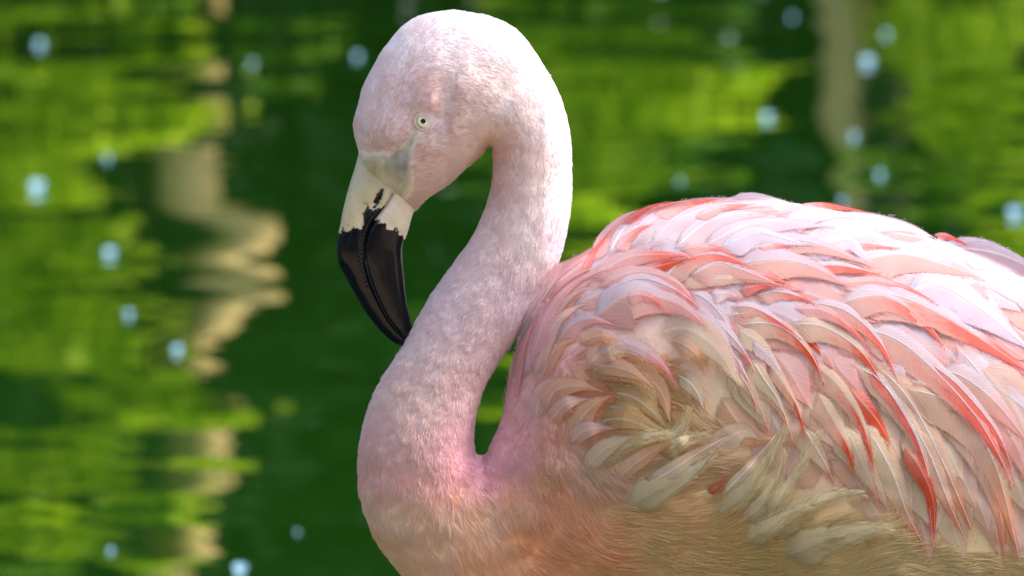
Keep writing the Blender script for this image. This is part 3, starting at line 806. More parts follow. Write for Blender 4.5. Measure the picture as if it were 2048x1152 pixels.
# =================================================================== WING FEATHERS
def T(k):
    return {4: (2.88, 1000, 380), 5: (2.88, 1500, 380), 6: (2.796, 1000, 740), 7: (2.796, 1500, 740), 1: (4.267, 1020, 480), 2: (4.267, 1340, 480), 3: (4.267, 1040, 720), 8: (4.267, 1340, 700), 0: (1, 0, 0)}[k]
Wt = np.array([.70, .58, .66]); Lv = np.array([.74, .54, .57]); Pk = np.array([.82, .34, .29]); Cr = np.array([.74, .55, .38]); Be = np.array([.74, .44, .30])  # Pk and Be darkened, putting the lower vanes' shade into the colour
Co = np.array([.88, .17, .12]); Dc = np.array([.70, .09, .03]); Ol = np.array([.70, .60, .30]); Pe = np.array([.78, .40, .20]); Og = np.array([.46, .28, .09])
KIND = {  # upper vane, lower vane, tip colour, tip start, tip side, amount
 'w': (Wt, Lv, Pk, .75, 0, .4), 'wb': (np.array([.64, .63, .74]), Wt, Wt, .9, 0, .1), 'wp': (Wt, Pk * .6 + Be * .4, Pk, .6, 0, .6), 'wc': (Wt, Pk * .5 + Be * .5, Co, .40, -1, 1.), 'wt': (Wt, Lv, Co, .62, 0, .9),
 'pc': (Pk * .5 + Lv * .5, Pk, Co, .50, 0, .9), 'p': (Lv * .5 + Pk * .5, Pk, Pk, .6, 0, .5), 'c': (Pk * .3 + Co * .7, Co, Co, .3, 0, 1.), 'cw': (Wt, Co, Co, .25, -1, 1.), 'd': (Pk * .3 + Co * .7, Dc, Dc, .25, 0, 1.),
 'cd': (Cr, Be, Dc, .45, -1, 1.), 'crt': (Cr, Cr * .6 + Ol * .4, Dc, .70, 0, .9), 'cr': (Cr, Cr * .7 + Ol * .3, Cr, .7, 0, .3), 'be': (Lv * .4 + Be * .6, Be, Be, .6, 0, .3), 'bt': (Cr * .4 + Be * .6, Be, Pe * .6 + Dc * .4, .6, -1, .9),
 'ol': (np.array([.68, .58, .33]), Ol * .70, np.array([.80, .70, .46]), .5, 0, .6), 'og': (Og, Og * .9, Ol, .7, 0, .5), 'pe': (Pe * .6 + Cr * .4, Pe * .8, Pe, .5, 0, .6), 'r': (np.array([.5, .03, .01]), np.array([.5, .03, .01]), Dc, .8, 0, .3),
}
# (crop, kind, width in crop pixels, points root -> tip), laid from the ones underneath to the ones on top
F_ = [
 # far right, big flight coverts
 (7, 'be', 330, [(1250, -60), (1480, 200), (1640, 600), (1660, 1000)]),
 (7, 'w', 200, [(1150, -140), (1330, 60), (1560, 240), (1800, 560)]),
 (7, 'p', 190, [(1130, -80), (1330, 170), (1480, 400), (1640, 800)]),
 (5, 'w', 220, [(1000, 330), (1350, 430), (1560, 590), (1800, 900)]),
 (5, 'w', 170, [(1080, 330), (1330, 340), (1560, 440), (1850, 700)]),
 (5, 'w', 140, [(1180, 330), (1400, 360), (1600, 440), (1900, 620)]),
 (5, 'c', 40, [(1060, 255), (1130, 262), (1200, 290), (1275, 330)]),
 (5, 'wb', 250, [(880, 600), (1080, 550), (1330, 690), (1660, 960)]),
 (5, 'wp', 200, [(1080, 1020), (1250, 1090), (1430, 1240), (1640, 1500)]),
 # top ridge
 (5, 'c', 46, [(240, 100), (420, 84), (560, 104), (730, 138)]),
 (5, 'w', 84, [(-140, 60), (20, 42), (180, 70), (380, 122)]),
 (5, 'p', 60, [(120, 140), (300, 108), (480, 122), (640, 158)]),
 (5, 'w', 150, [(360, 210), (640, 175), (900, 205), (1130, 310)]),
 (5, 'w', 110, [(180, 190), (330, 140), (480, 138), (640, 165)]),
 (5, 'w', 190, [(260, 330), (560, 255), (850, 320), (1060, 410)]),
 (5, 'wp', 210, [(560, 420), (850, 360), (1130, 430), (1380, 525)]),
 (5, 'pc', 56, [(430, 345), (600, 322), (750, 326), (900, 338)]),
 # lower right, coverts under the long coral ones
 (7, 'bt', 190, [(700, -40), (900, 180), (1100, 560), (1290, 1010)]),
 (7, 'bt', 150, [(1100, 150), (1300, 480), (1400, 800), (1432, 1160)]),
 (7, 'bt', 190, [(840, 90), (1120, 190), (1360, 500), (1530, 1150)]),
 (7, 'cr', 220, [(560, 300), (720, 460), (820, 700), (930, 900)]),
 (7, 'crt', 170, [(660, 330), (790, 560), (880, 800), (1000, 1030)]),
 (7, 'cr', 150, [(520, 300), (620, 480), (720, 660), (820, 860)]),
 (7, 'crt', 100, [(560, 360), (630, 520), (700, 680), (755, 815)]),
 (7, 'bt', 150, [(880, 260), (1000, 460), (1120, 760), (1230, 1000)]),
 (7, 'wp', 150, [(900, 60), (1150, 130), (1330, 330), (1450, 640)]),
 # long pieces of the middle
 (5, 'wc', 200, [(520, 560), (880, 620), (1240, 800), (1700, 1110)]),
 (7, 'd', 120, [(960, -60), (1120, 100), (1260, 240), (1340, 360)]),
 (0, 'wc', 62, [(1700, 650), (1810, 690), (1950, 830), (2038, 990)]),
 (7, 'cw', 80, [(980, -60), (1180, 100), (1400, 380), (1505, 696)]),
 (5, 'wc', 150, [(500, 650), (760, 610), (990, 740), (1160, 950)]),
 (5, 'pc', 70, [(480, 540), (720, 520), (920, 570), (1115, 675)]),
 (5, 'wb', 120, [(340, 330), (560, 290), (660, 380), (770, 470)]),
 (5, 'wp', 140, [(-40, 350), (250, 290), (500, 350), (750, 468)]),
 (5, 'pc', 50, [(40, 330), (120, 318), (200, 316), (280, 322)]),
 (5, 'cw', 84, [(300, 445), (480, 432), (640, 458), (810, 505)]),
 # middle rows, right to left
 (7, 'd', 120, [(560, 100), (690, 250), (760, 360), (800, 460)]),
 (7, 'cd', 110, [(560, -40), (760, 90), (960, 440), (1030, 1028)]),
 (7, 'cw', 66, [(640, -20), (780, 120), (940, 400), (1035, 720)]),
 (7, 'd', 80, [(860, 420), (960, 560), (1030, 760), (1022, 1028)]),
 (5, 'wc', 110, [(330, 640), (560, 700), (760, 890), (872, 1140)]),
 (5, 'pc', 80, [(250, 680), (420, 690), (580, 790), (720, 950)]),
 (2, 'd', 90, [(1130, 780), (1190, 850), (1260, 930), (1310, 1020)]),
 (5, 'cd', 130, [(230, 770), (430, 790), (640, 930), (790, 1155)]),
 (5, 'wp', 190, [(-80, 430), (150, 400), (380, 450), (610, 585)]),
 (5, 'pc', 90, [(-60, 500), (60, 480), (160, 510), (250, 558)]),
 (7, 'cd', 120, [(380, 120), (480, 300), (560, 460), (592, 626)]),
 (7, 'cd', 110, [(330, -60), (500, 90), (640, 330), (706, 640)]),
 (7, 'crt', 110, [(300, 320), (380, 450), (440, 560), (490, 690)]),
 (7, 'bt', 110, [(0, -60), (80, 80), (180, 220), (250, 420)]),
 (2, 'wc', 190, [(480, 640), (760, 640), (1080, 860), (1330, 1150)]),
 (5, 'cd', 120, [(-60, 770), (160, 780), (340, 930), (448, 1150)]),
 (2, 'wc', 120, [(520, 560), (720, 580), (940, 700), (1150, 860)]),
 (2, 'wc', 120, [(720, 480), (900, 440), (1100, 480), (1290, 560)]),
 (2, 'c', 90, [(580, 430), (700, 395), (850, 385), (980, 410)]),
 (2, 'w', 150, [(180, 440), (330, 520), (480, 700), (560, 900)]),
 (2, 'wt', 110, [(340, 460), (460, 450), (560, 470), (640, 525)]),
 (2, 'cr', 170, [(580, 760), (720, 840), (860, 980), (960, 1180)]),
 (8, 'w', 90, [(700, -80), (860, 70), (980, 250), (1060, 440)]),
 (8, 'cd', 90, [(860, 120), (980, 300), (1100, 520), (1165, 815)]),
 (8, 'cr', 150, [(700, 80), (800, 240), (920, 420), (1020, 640)]),
 (8, 'crt', 120, [(660, 240), (720, 400), (800, 560), (850, 760)]),
 (8, 'crt', 130, [(450, 30), (590, 190), (700, 380), (765, 575)]),
 (8, 'wt', 110, [(380, -160), (540, 30), (660, 240), (720, 370)]),
 (2, 'wt', 120, [(330, 660), (470, 760), (640, 960), (740, 1150)]),
 (2, 'be', 110, [(20, 330), (330, 330), (640, 330), (1060, 400)]),
 (4, 'wp', 150, [(1080, 500), (1250, 420), (1420, 470), (1640, 560)]),
 # top: from ridge down to the shoulder
 (4, 'w', 150, [(1160, 330), (1420, 200), (1680, 190), (1970, 218)]),
 (4, 'wb', 120, [(1260, 330), (1480, 250), (1700, 300), (1860, 330)]),
 (4, 'w', 120, [(1000, 340), (1180, 190), (1380, 140), (1640, 150)]),
 (4, 'w', 130, [(860, 340), (990, 180), (1250, 90), (1584, 100)]),
 (4, 'pc', 60, [(1120, 160), (1230, 110), (1350, 90), (1480, 80)]),
 (4, 'w', 110, [(740, 340), (880, 170), (1130, 70), (1500, 42)]),
 (4, 'pc', 70, [(880, 150), (1000, 95), (1150, 62), (1310, 48)]),
 (4, 'wt', 90, [(620, 380), (720, 210), (860, 110), (1110, 52)]),
 (4, 'pc', 70, [(660, 350), (740, 270), (810, 220), (900, 190)]),
 (4, 'p', 80, [(520, 420), (600, 260), (720, 150), (900, 90)]),
 (4, 'c', 40, [(470, 480), (520, 380), (580, 300), (640, 225)]),
 (4, 'c', 40, [(700, 200), (780, 140), (880, 90), (1000, 62)]),
 (4, 'wc', 130, [(920, 530), (1060, 400), (1260, 370), (1500, 462)]),
 (4, 'pc', 60, [(1030, 345), (1140, 325), (1260, 335), (1372, 378)]),
 (4, 'pc', 130, [(520, 510), (720, 390), (920, 370), (1168, 384)]),
 (4, 'd', 80, [(800, 470), (900, 440), (1020, 410), (1120, 382)]),
 # round inner rosette
 (4, 'w', 130, [(1000, 640), (1130, 700), (1290, 900), (1400, 1150)]),
 (4, 'cr', 190, [(880, 830), (1080, 800), (1260, 930), (1390, 1150)]),
 (6, 'cr', 110, [(980, 20), (1060, 70), (1110, 140), (1142, 230)]),
 (4, 'pe', 100, [(960, 860), (1060, 890), (1140, 960), (1210, 1090)]),
 (4, 'p', 110, [(560, 560), (760, 470), (1000, 520), (1190, 725)]),
 (4, 'wt', 90, [(640, 560), (820, 510), (1020, 580), (1200, 720)]),
 (4, 'wp', 230, [(535, 740), (740, 600), (1020, 650), (1232, 828)]),
 (4, 'pc', 70, [(700, 620), (800, 600), (890, 630), (972, 708)]),
 (6, 'pe', 150, [(600, -60), (760, 0), (900, 120), (960, 330)]),
 (6, 'og', 170, [(520, 20), (680, 40), (820, 130), (900, 280)]),
 (6, 'og', 130, [(600, 120), (740, 150), (850, 230), (950, 340)]),
 (6, 'og', 110, [(560, 190), (700, 230), (830, 300), (960, 350)]),
 (3, 'og', 200, [(500, 60), (760, 90), (1000, 160), (1180, 330)]),
 (3, 'pe', 180, [(560, 40), (820, 60), (1000, 130), (1180, 270)]),
 (4, 'be', 150, [(480, 1040), (600, 930), (760, 920), (900, 1040)]),
 (4, 'cr', 120, [(520, 950), (720, 890), (900, 980), (1030, 1150)]),
 (4, 'wt', 90, [(600, 900), (760, 890), (920, 990), (1040, 1150)]),
 (4, 'w', 80, [(440, 880), (540, 830), (640, 835), (740, 900)]),
 (4, 'pe', 100, [(440, 900), (520, 850), (610, 840), (700, 870)]),
 (4, 'wp', 110, [(320, 900), (400, 780), (540, 740), (710, 800)]),
 (4, 'pe', 110, [(230, 1100), (290, 960), (370, 880), (460, 860)]),
 # mantle bands by the neck, long and narrow
 (4, 'be', 110, [(130, 1140), (230, 820), (400, 620), (560, 540)]),
 (4, 'be', 100, [(180, 1120), (300, 800), (430, 680), (560, 650)]),
 (4, 'p', 80, [(170, 1000), (280, 700), (450, 520), (700, 430)]),
 (4, 'p', 80, [(110, 1120), (190, 760), (350, 540), (640, 400)]),
 (4, 'w', 80, [(85, 1150), (150, 780), (300, 530), (540, 360)]),
 (0, 'p', 30, [(1012, 850), (1026, 780), (1042, 700), (1085, 610)]),
 # peach lumps of the inner side
 (3, 'be', 190, [(130, 560), (170, 320), (330, 200), (560, 220)]),
 (3, 'pe', 190, [(200, 470), (300, 260), (520, 220), (740, 280)]),
 (3, 'be', 160, [(230, 560), (380, 380), (540, 340), (640, 330)]),
 (3, 'og', 190, [(640, 540), (820, 500), (1000, 540), (1190, 620)]),
 (3, 'pe', 200, [(420, 680), (520, 500), (660, 360), (830, 290)]),
 (3, 'be', 170, [(400, 740), (520, 620), (660, 580), (850, 590)]),
 # flank plumes
 (7, 'ol', 190, [(150, 1060), (400, 960), (620, 900), (840, 880)]),
 (7, 'ol', 170, [(60, 960), (260, 800), (450, 710), (660, 690)]),
 (6, 'r', 60, [(1160, 690), (1200, 660), (1230, 640), (1250, 610)]),
 (6, 'ol', 100, [(860, 480), (950, 400), (1020, 310), (1065, 205)]),
 (6, 'ol', 130, [(520, 560), (640, 430), (800, 370), (985, 350)]),
 (6, 'cr', 120, [(460, 580), (560, 460), (680, 390), (800, 360)]),
 (6, 'ol', 90, [(900, 480), (1010, 400), (1080, 370), (1165, 360)]),
 (6, 'pe', 110, [(620, 640), (760, 520), (900, 430), (1050, 400)]),
 (6, 'ol', 170, [(660, 780), (860, 680), (1080, 560), (1230, 430)]),
 (6, 'cr', 100, [(780, 660), (960, 560), (1130, 450), (1300, 355)]),
 (7, 'ol', 120, [(-100, 880), (60, 760), (150, 600), (200, 430)]),
 (7, 'ol', 130, [(-220, 840), (-20, 680), (120, 470), (232, 265)]),
 (7, 'cr', 90, [(-160, 700), (-20, 560), (80, 440), (170, 330)]),
 (7, 'ol', 110, [(60, 860), (190, 700), (310, 480), (400, 325)]),
 (7, 'ol', 130, [(-60, 980), (100, 880), (220, 800), (340, 760)]),
]
Wsurf = blur(np.sqrt(np.maximum(HH, 0)), 4) + 1.5
top_buf = Wsurf.copy()
PLUME = {'ol', 'r'}
def splat(x, y, z):
    ix = np.clip(((x - GX[0]) / GS + .5).astype(int), 0, len(GX) - 1); iy = np.clip(((y - GY[0]) / GS + .5).astype(int), 0, len(GY) - 1)
    np.maximum.at(top_buf, (ix.ravel(), iy.ravel()), z.ravel())

barb_pos, barb_rad, barb_col = [], [], []
n_feather = 0
M_rachis = simple_mat("rachis", (.86, .82, .80), .45, .4)
def feather(pts, width, kind, seed, hero=True):
    global n_feather
    r = np.random.default_rng(seed)
    NU, NV = 40, 17
    c, L = resample(pts, NU)
    tg = np.gradient(c, axis=0); tg /= np.linalg.norm(tg, axis=1)[:, None]
    nr = np.stack([tg[:, 1], -tg[:, 0]], 1)                     # s=+1: upper / right side
    u = np.linspace(0, 1, NU)
    plume = kind in PLUME
    # outline: quick widening, long body, pointed round tip
    prof = np.minimum(1, (u / .22 + .12)) ** .7 * np.clip((1 - u) / (.55 if not plume else .6), 0, 1) ** (.78 if not plume else .8)
    prof = np.clip(prof, 0, 1)
    if plume: prof = np.minimum(1, (u / .3 + .2)) ** .7 * np.clip((1 - u) / .85, 0, 1) ** .95
    profL = prof
    if hero and not plume and not (c[:, 0].mean() < 1470 and c[:, 1].mean() > 655):
        up = np.minimum(1, (u / .2 + .15)) ** .7
        prof = .72 * up * np.clip((1 - u) / .7, 0, 1) ** .85
        profL = 1.50 * up * np.clip((1 - u) / .85, 0, 1) ** 1.25 + .10 * np.clip((1 - u) / .2, 0, 1)
    s = np.linspace(-1, 1, NV)
    ragged = 1 + (.03 if not plume else .16) * noise(u[:, None] * L / 7 + np.array([0, 50.])[None], seed * 3.7, 0, seed)
    if not hero: ragged[:] = 1 + (ragged - 1) * .3
    # a few splits of the vane
    for side in (0, 1):
        for q in range((r.integers(0, 2) + (1 if plume else 0)) if hero else 0):
            uu = r.uniform(.3, .9); ragged[:, side] -= r.uniform(.12, .35) * np.exp(-((u - uu) / .018) ** 2)
    hw = width / 2 * (prof + profL) / 2
    hws = width / 2 * np.where(s[None] < 0, profL[:, None], prof[:, None])
    rg = np.where(s[None] < 0, ragged[:, :1], ragged[:, 1:])
    off = s[None] * hws * (1 + (rg - 1) * np.abs(s[None]) ** 2)
    x = c[:, 0, None] + nr[:, 0, None] * off; y = c[:, 1, None] + nr[:, 1, None] * off
    inner_ = c[:, 0].mean() < 1470 and c[:, 1].mean() > 655
    below = samp(top_buf, x, y); surf = samp(Wsurf, x, y)
    d = below - surf
    o = np.sort(d, axis=1)[:, int(NV * .65)]
    o = np.convolve(np.pad(o, 5, mode='edge'), np.hanning(13)[1:-1] / np.hanning(13)[1:-1].sum(), 'valid')
    o = np.minimum(o, 60) + (15 * smooth01(.1, .4, u) if plume or (inner_ and hero) else 0)
    inner_ = c[:, 0].mean() < 1470 and c[:, 1].mean() > 655
    lift = (1.5 + .028 * width) * u ** 1.6 * (2.6 if plume else .5 if inner_ else 1)
    camb = (.16 if plume else .07 if inner_ else (.16 if hero else .08)) * hw[:, None] * (1 - s[None] ** 2)
    crest = .04 * hw[:, None] * np.exp(-(s[None] / .12) ** 2)
    z = surf + o[:, None] + 1.2 + lift[:, None] + camb + crest - 2.2 * (1 - smooth01(0, .12, u))[:, None]
    z = z + .9 * noise(u[:, None] * L / 22, s[None] * 2, 0, seed + 5) * np.abs(s[None]) + .02 * width * noise(u[:, None] * 3, s[None] * 1.2 + 9, 0, seed + 8)
    splat(x, y, z - .5)
    xm = (x[:-1, :-1] + x[1:, 1:]) / 2; ym = (y[:-1, :-1] + y[1:, 1:]) / 2; splat(xm, ym, (z[:-1, :-1] + z[1:, 1:]) / 2 - .5)
    cu, cl, ct, t0, sd_, am = KIND[kind]
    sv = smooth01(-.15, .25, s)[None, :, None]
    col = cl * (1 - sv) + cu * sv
    vn = noise(u[:, None] * L / 30 + 3, s[None] * 1.5, 0, seed + 21)
    tm = smooth01(t0 - .22, min(1, t0 + .25), u[:, None] + .12 * vn + .10 * noise((u[:, None] * L - np.abs(off) * 1.3) / 5, seed * 1.3, 0, seed + 2))
    if sd_:
        sL = -.60 - .55 * smooth01(t0, 1, u)[:, None]
        tm = tm * smooth01(.20, .0, s[None]) * smooth01(sL - .3, sL + .12, s[None]) 
    if sd_: tm = np.maximum(tm, smooth01(.60, .78, u)[:, None] * np.ones_like(s)[None])
    tm = (tm * am)[..., None]
    lc = field(CG, x[::8, ::4], y[::8, ::4]).reshape(len(range(0, NU, 8)), -1, 3).mean((0, 1))
    col = col * .68 + .30 * lc
    col = col * (1 - tm) + ct * tm
    col = col * (1 + .07 * vn[..., None] * np.array([.3, 1, 1]))
    rim = (smooth01(.8, 1, np.abs(s))[None] * smooth01(.2, .5, u)[:, None])[..., None]
    col = col * (1 - .25 * rim) + .25 * rim * np.array([.84, .60, .58])
    rl = (np.exp(-(s / .05) ** 2)[None] * (1 - .5 * smooth01(.5, 1, u))[:, None])[..., None] * (0.35 if not plume else .15)
    col = np.clip(col * (1 - rl) + rl * np.array([.9, .85, .85]), 0, .92)
    ew_ = min(9.0, width * .17) * (1.15 if plume else 1.7 if inner_ else 1.0)
    rimv = np.minimum(1.15, (1 - np.abs(s[None])) * hws / ew_) * 1.15 - .02
    rimv = np.minimum(rimv, (u[:, None] + .10 * (1 - np.abs(s[None]))) / (.26 if not (plume or inner_) else .42) * 1.15)
    rimv = np.where(np.abs(s[None]) < .08, np.maximum(rimv, 1.15 * smooth01(.1, .2, u)[:, None]), rimv)
    barb = u[:, None] * L - np.abs(off) * 1.3 + s[None] * 0
    z = surf + (z - surf) * (.42 if not plume else .62)                                     # the rows lie tight on the body
    V = P3(x, y, z).reshape(-1, 3)
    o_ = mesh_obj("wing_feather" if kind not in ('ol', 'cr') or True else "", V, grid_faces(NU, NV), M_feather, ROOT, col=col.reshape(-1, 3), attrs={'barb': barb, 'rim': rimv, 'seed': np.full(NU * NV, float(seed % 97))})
    n_feather += 1
    if hero and width > 26 and kind in ('w', 'wb', 'wc', 'cd', 'wp', 'cw', 'bt', 'crt', 'cr', 'wt') and r.random() < .62:
        k = np.arange(3, NU - 2); cc = P3(c[k, 0], c[k, 1], z[k, NV // 2] + .25)
        rr_ = np.linspace(.7, .3, len(k)) * PX
        nn = np.stack([nr[k, 0], -nr[k, 1]], 1)
        A = cc - np.outer(rr_, [0, 1, 0]) * .9
        Lf = cc + nn[:, :1] * rr_[:, None] * RT + nn[:, 1:] * rr_[:, None] * UP
        Rt = cc - nn[:, :1] * rr_[:, None] * RT - nn[:, 1:] * rr_[:, None] * UP
        V = np.stack([Lf, A, Rt], 1).reshape(-1, 3)
        mesh_obj("rachis", V, grid_faces(len(k), 3), M_rachis, o_)
    if plume:                                                      # silky loose barbs all over
        n = int(L * width / 70.0)
        a_, b_ = r.random(n) * .85 + .05, r.uniform(-.95, .95, n)
        i = a_ * (NU - 1); i0 = i.astype(int); j = (b_ + 1) / 2 * (NV - 1); j0 = j.astype(int); fi_, fj = i - i0, j - j0
        bl = lambda A: A[i0, j0] * (1 - fi_) * (1 - fj) + A[i0 + 1, j0] * fi_ * (1 - fj) + A[i0, j0 + 1] * (1 - fi_) * fj + A[i0 + 1, j0 + 1] * fi_ * fj
        p0 = np.stack([bl(x), bl(y)], 1); z0 = bl(z)
        dr = tg[i0] + nr[i0] * (b_ * .38 + r.normal(0, .10, n))[:, None]; dr /= np.linalg.norm(dr, axis=1)[:, None]
        dr2 = tg[i0] + nr[i0] * (b_ * .10 + r.normal(0, .16, n))[:, None]; dr2 /= np.linalg.norm(dr2, axis=1)[:, None]
        ln = r.uniform(10, 26, n) * (1 if plume else .7)
        pp = np.stack([p0, p0 + dr * ln[:, None] * .5, p0 + (dr * .5 + dr2 * .5) * ln[:, None]], 1)
        zz = np.stack([z0 - .3, z0 + 1.6, z0 + 1.0 + r.normal(0, .8, n)], 1)
        barb_pos.append(P3(pp[..., 0], pp[..., 1], zz)); barb_rad.append(np.outer(np.full(n, .36), [1, .9, .2]) * PX)
        barb_col.append(np.clip(col[i0, j0] * r.uniform(.85, 1.15, (n, 1)), 0, .92))
    # loose barbs along the rim
    for side in (0, NV - 1):
        sg = -1 if side == 0 else 1
        n = int(L / (2.6 if not plume else 1.2) * (1.0 if sg < 0 else (.5 if plume or inner_ else .12)))
        t_ = r.random(n) * .86 + .10
        ln = r.gamma(2.0, (2.4 if not plume else 3.6), n) * (.5 + hw.max() / 60)
        i = t_ * (NU - 1); i0 = i.astype(int); fr = i - i0
        g = lambda A: A[i0] * (1 - fr)[:, None] + A[np.minimum(i0 + 1, NU - 1)] * fr[:, None]
        tgv, nrv = g(tg), g(nr) * sg
        js = side + (1 if sg < 0 else -1)
        p0 = np.stack([g(x[:, js:js + 1])[:, 0], g(y[:, js:js + 1])[:, 0]], 1); z0 = g(z[:, js:js + 1])[:, 0] + .6
        dr = tgv * (1.0 if not plume else 1.3) + nrv * (r.uniform(.45, .8, n) if not plume else r.uniform(.15, .45, n))[:, None]; dr /= np.linalg.norm(dr, axis=1)[:, None]
        dr2 = tgv + nrv * r.uniform(-.1, .5, n)[:, None]; dr2 /= np.linalg.norm(dr2, axis=1)[:, None]
        pp = np.stack([p0, p0 + dr * ln[:, None] * .5, p0 + (dr * .5 + dr2 * .5) * ln[:, None]], 1)
        zz = np.stack([z0, z0 + .3, z0 - .4], 1)
        barb_pos.append(P3(pp[..., 0], pp[..., 1], zz)); barb_rad.append(np.outer(np.full(n, .34), [1, .8, .25]) * PX)
        barb_col.append(np.clip(g(col[:, js]) * r.uniform(.92, 1.1, (n, 1)), 0, .92))

traced = []
for (cr_, kd, wd_, pl) in F_:
    sc_, ox, oy = T(cr_)
    traced.append(([(ox + a / sc_, oy + b_ / sc_) for a, b_ in pl], wd_ / sc_ * (1.35 if kd == 'ol' else 1.17), kd))
# underlying rows: directions taken from the traced plumage
dirs = []
for pl, wd_, kd in traced:
    c, L = resample(pl, 12); tg = np.gradient(c, axis=0); tg /= np.linalg.norm(tg, axis=1)[:, None]
    for k in range(1, 11, 2): dirs.append((c[k, 0], c[k, 1], tg[k, 0], tg[k, 1]))
dirs = np.array(dirs)
COVER = np.array([(1065, 660), (1110, 590), (1160, 545), (1240, 490), (1330, 440), (1480, 425), (1700, 440), (1890, 500), (2060, 570), (2380, 780), (2400, 1120), (1900, 1090), (1740, 1040), (1600, 960), (1450, 890), (1330, 860), (1200, 860), (1120, 830), (1080, 760)], float)
cand = []
g2 = np.random.default_rng(5)
for yy in np.arange(420, 1120, 52):
    for xx in np.arange(1060, 2440, 70):
        cand.append((xx + g2.uniform(-22, 22), yy + g2.uniform(-16, 16)))
cand = np.array(cand)
cand = cand[poly_sdf(COVER, cand[:, 0], cand[:, 1]) > 6]
cand = cand[np.argsort(-cand[:, 0] - .3 * cand[:, 1])]
for k, (xx, yy) in enumerate(cand):
    if xx < 1440 and yy > 640: continue
    d = field(dirs, np.array([xx]), np.array([yy]), 4, 14)[0]
    d /= np.linalg.norm(d) + 1e-6
    L = g2.uniform(120, 170); a = np.array([xx, yy]) - d * L * .4
    pts = [a]
    for q in range(3):
        dd = field(dirs, np.array([a[0]]), np.array([a[1]]), 4, 14)[0]; dd /= np.linalg.norm(dd) + 1e-6
        a = a + dd * L / 3; pts.append(a)
    low = yy > 640 + .25 * (xx - 1100)
    inner = (xx < 1480) and (yy > 660)
    if inner: kd = g2.choice(['be', 'pe', 'og', 'cr'])
    elif low: kd = g2.choice(['be', 'cr', 'be'])
    else: kd = g2.choice(['w', 'p', 'wp'])
    feather(pts, g2.uniform(64, 88), kd, 1000 + k, hero=False)
for k, (pl, wd_, kd) in enumerate(traced):
    feather(pl, wd_, kd, 11 + k * 7)
print("feathers", n_feather)

# =================================================================== FINE DOWN (head, neck, breast, belly)
FG = np.array([(715, 285, .1, -1), (712, 240, .15, -1), (735, 170, .4, -.9), (790, 80, .7, -.7), (900, 30, 1, -.05), (1000, 55, .9, .45), (1080, 140, .5, .85), (1132, 260, .12, 1), (1140, 400, -.08, 1), (1100, 520, -.35, .95), (1040, 640, -.6, .8), (970, 760, -.4, .9), (945, 870, 0, 1),
 (760, 260, .5, -.7), (800, 200, .6, -.7), (780, 290, .5, -.6), (840, 340, .8, -.35), (830, 395, .75, -.6), (900, 345, .85, -.5), (885, 210, .85, -.2), (940, 260, .9, -.1), (900, 120, .95, 0), (980, 180, .85, .4), (1030, 230, .5, .8), (1010, 320, 0, 1), (1000, 420, -.3, 1), (930, 520, -.6, .8), (850, 620, -.6, .8), (780, 740, -.55, .85),
 (730, 860, -.15, 1), (718, 980, .15, 1), (780, 1100, .5, .85), (1070, 380, -.1, 1), (1050, 480, -.3, .95), (960, 650, -.55, .85), (860, 800, -.4, .9), (820, 900, -.2, 1), (850, 960, 0, 1), (930, 1050, .4, .85), (900, 1140, .5, .8), (970, 940, .35, .8), (1040, 960, .4, .8), (1020, 830, -.15, 1), (1050, 700, -.25, .95), (1090, 850, .05, 1), (1120, 760, -.2, 1),
 (1150, 1000, .45, .8), (1100, 1100, .8, .5), (1250, 1050, .9, .15), (1300, 1130, 1, 0), (1500, 1080, 1, -.15), (1700, 1110, 1, -.15), (1950, 1130, 1, 0), (1200, 900, .5, .6), (1120, 700, .3, -.6), (1180, 720, .8, -.4), (1280, 730, .9, .1), (1380, 800, .5, .8), (1160, 800, .5, -.5), (1250, 820, .9, -.1), (1330, 860, .8, .3), (1220, 860, .9, -.1), (1390, 880, .8, -.1), (1300, 950, .8, -.2), (1450, 1000, .95, -.35), (1600, 1050, .95, -.3), (2300, 1200, 1, 0), (1500, 1350, 1, 0)], float)
WINGM = np.array([(1066, 700), (1080, 640), (1120, 575), (1200, 500), (1300, 420), (1500, 370), (2100, 480), (2500, 680), (2500, 1105), (1920, 1105), (1850, 1095), (1720, 1035), (1600, 1040), (1500, 985), (1440, 900), (1400, 780), (1330, 720), (1200, 690), (1110, 720)], float)
me = body.data
tri = np.concatenate([BQ[:, [0, 1, 2]], BQ[:, [0, 2, 3]]])
A_, B_, C_ = BV[tri[:, 0]], BV[tri[:, 1]], BV[tri[:, 2]]
cr3 = np.cross(B_ - A_, C_ - A_); ar = np.linalg.norm(cr3, axis=1) / 2
cen = (A_ + B_ + C_) / 3
vis = (cen[:, 2] > -50) & (cen[:, 0] < 2120) & (cen[:, 1] < 1230) & (poly_sdf(WINGM, cen[:, 0], cen[:, 1]) < 0) & (poly_sdf(LORE, cen[:, 0], cen[:, 1]) < 2 + 3 * noise(cen[:, 0] / 6, cen[:, 1] / 6, 0, 14))
vis &= ((cen[:, 0] - 847) ** 2 + (cen[:, 1] - 243) ** 2 > 20 ** 2) | (cen[:, 2] < 0)
PLM = np.array([(1200, 880), (1400, 790), (1660, 820), (1800, 1000), (1780, 1060), (1480, 1070), (1230, 1000)], float)
wgt = ar * vis * np.where(poly_sdf(PLM, cen[:, 0], cen[:, 1]) > 0, .25, 1.0) * np.where((cen[:, 0] > 1090) & (cen[:, 1] < 930), .2, 1.0) * np.where(cen[:, 1] > 980, .55, 1.0) * np.where(cen[:, 0] > 1200, .6, 1.0)
NH = 330000
fi = rng.choice(len(tri), NH, p=wgt / wgt.sum())
b1, b2 = rng.random(NH), rng.random(NH); sw = b1 + b2 > 1; b1[sw], b2[sw] = 1 - b1[sw], 1 - b2[sw]
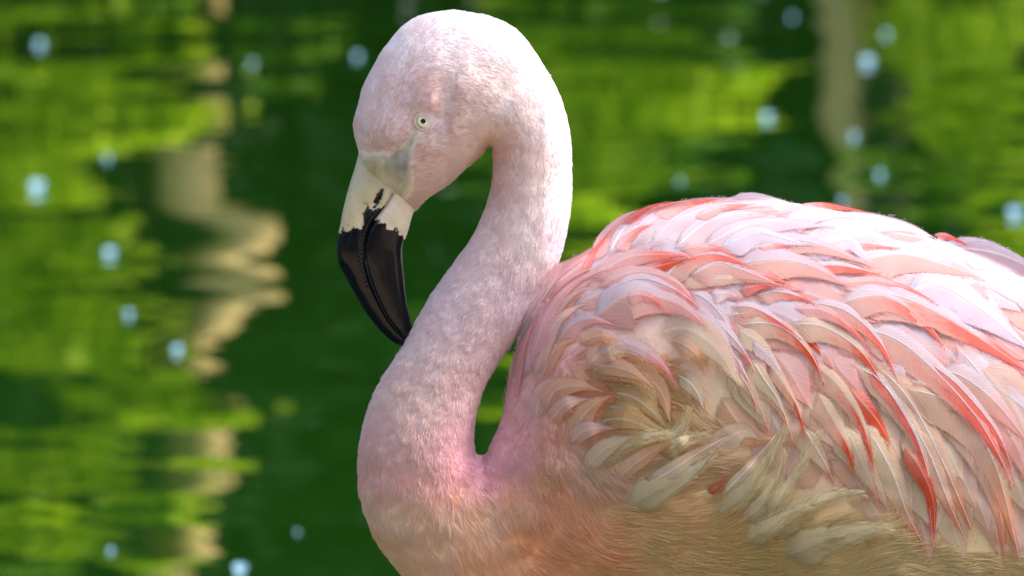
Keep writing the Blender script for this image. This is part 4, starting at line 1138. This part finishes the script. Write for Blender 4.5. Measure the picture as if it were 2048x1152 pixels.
p = A_[fi] + (B_ - A_)[fi] * b1[:, None] + (C_ - A_)[fi] * b2[:, None]
# vertex normals in pixel space (y down): recompute from the quads
vn = np.zeros_like(BV); qn = np.cross(BV[BQ[:, 2]] - BV[BQ[:, 0]], BV[BQ[:, 3]] - BV[BQ[:, 1]])
for k in range(4): np.add.at(vn, BQ[:, k], qn)
vn /= np.linalg.norm(vn, axis=1)[:, None] + 1e-9
nm = vn[tri[fi, 0]] * (1 - b1 - b2)[:, None] + vn[tri[fi, 1]] * b1[:, None] + vn[tri[fi, 2]] * b2[:, None]
nm /= np.linalg.norm(nm, axis=1)[:, None] + 1e-9
if (nm[p[:, 2] > 20][:, 2].mean() < 0): nm = -nm
def flow(x, y):
    f = field(FG, x, y, 3.2, 18)
    a = .38 * fbm(x / 24, y / 24, 0, 71, 2).ravel() + .5 * smooth01(900, 1050, y).ravel() * fbm(x / 60, y / 60, 0, 72, 2).ravel() + .25 * noise(x / 7, y / 7, 0, 75).ravel()
    c, s_ = np.cos(a), np.sin(a)
    return np.stack([f[:, 0] * c - f[:, 1] * s_, f[:, 0] * s_ + f[:, 1] * c], 1)
fl = flow(p[:, 0], p[:, 1])
d3 = np.concatenate([fl, np.zeros((NH, 1))], 1)
d3 -= (d3 * nm).sum(1)[:, None] * nm
d3 /= np.linalg.norm(d3, axis=1)[:, None] + 1e-9
yy, xx = p[:, 1], p[:, 0]
neckk = smooth01(380, 650, yy) * (xx > 0); chest = np.maximum(smooth01(880, 1060, yy), smooth01(1090, 1180, xx) * smooth01(640, 760, yy))
ln = 9 + 2 * smooth01(150, 20, yy) + 5 * neckk + (13 + 13 * smooth01(950, 1150, xx)) * chest + 16 * smooth01(1100, 1300, xx) * chest
ln = np.where((xx < 950) & (yy < 430), 9, ln)
ln = ln * rng.uniform(.6, 1.3, NH) * (1 + .4 * fbm(xx / 18, yy / 18, 0, 81, 2))
cl = np.stack([noise(xx / 9, yy / 9, 0, 91 + k) for k in range(3)], 1) * (.45 + .25 * neckk)[:, None]
liftf = .16 + .10 * rng.random(NH) + .12 * chest * np.maximum(0, fbm(xx / 40, yy / 40, 0, 95, 2))
jit = rng.normal(size=(NH, 3)) * .075
jit *= (1 - .45 * chest)[:, None]; cl *= (1 - .5 * chest)[:, None]
liftf = liftf * (1 - .5 * chest)
dirv = d3 + nm * liftf[:, None] + cl * .16 + jit
dirv /= np.linalg.norm(dirv, axis=1)[:, None]
end = d3 - nm * .12 + cl * .22 + jit * 1.5
end /= np.linalg.norm(end, axis=1)[:, None]
k0 = p - nm * .5
k1 = k0 + dirv * (ln * .35)[:, None]; k2 = k1 + (dirv * .5 + end * .5) * (ln * .35)[:, None]; k3 = k2 + end * (ln * .3)[:, None]
KP = np.stack([k0, k1, k2, k3], 1)
rad = (.40 + .08 * neckk - .06 * chest)[:, None] * np.array([1, 1, .8, .2])[None] * rng.uniform(.7, 1.3, (NH, 1)) * PX
hc_ = plumage_colour(xx, yy) * rng.uniform(.93, 1.06, (NH, 1))
curves_obj("down_plumage", P3(KP[..., 0], KP[..., 1], KP[..., 2]), rad, np.clip(hc_, 0, .92), M_hair, ROOT)
curves_obj("feather_barbs", np.concatenate(barb_pos), np.concatenate(barb_rad), np.concatenate(barb_col), M_hair, ROOT)
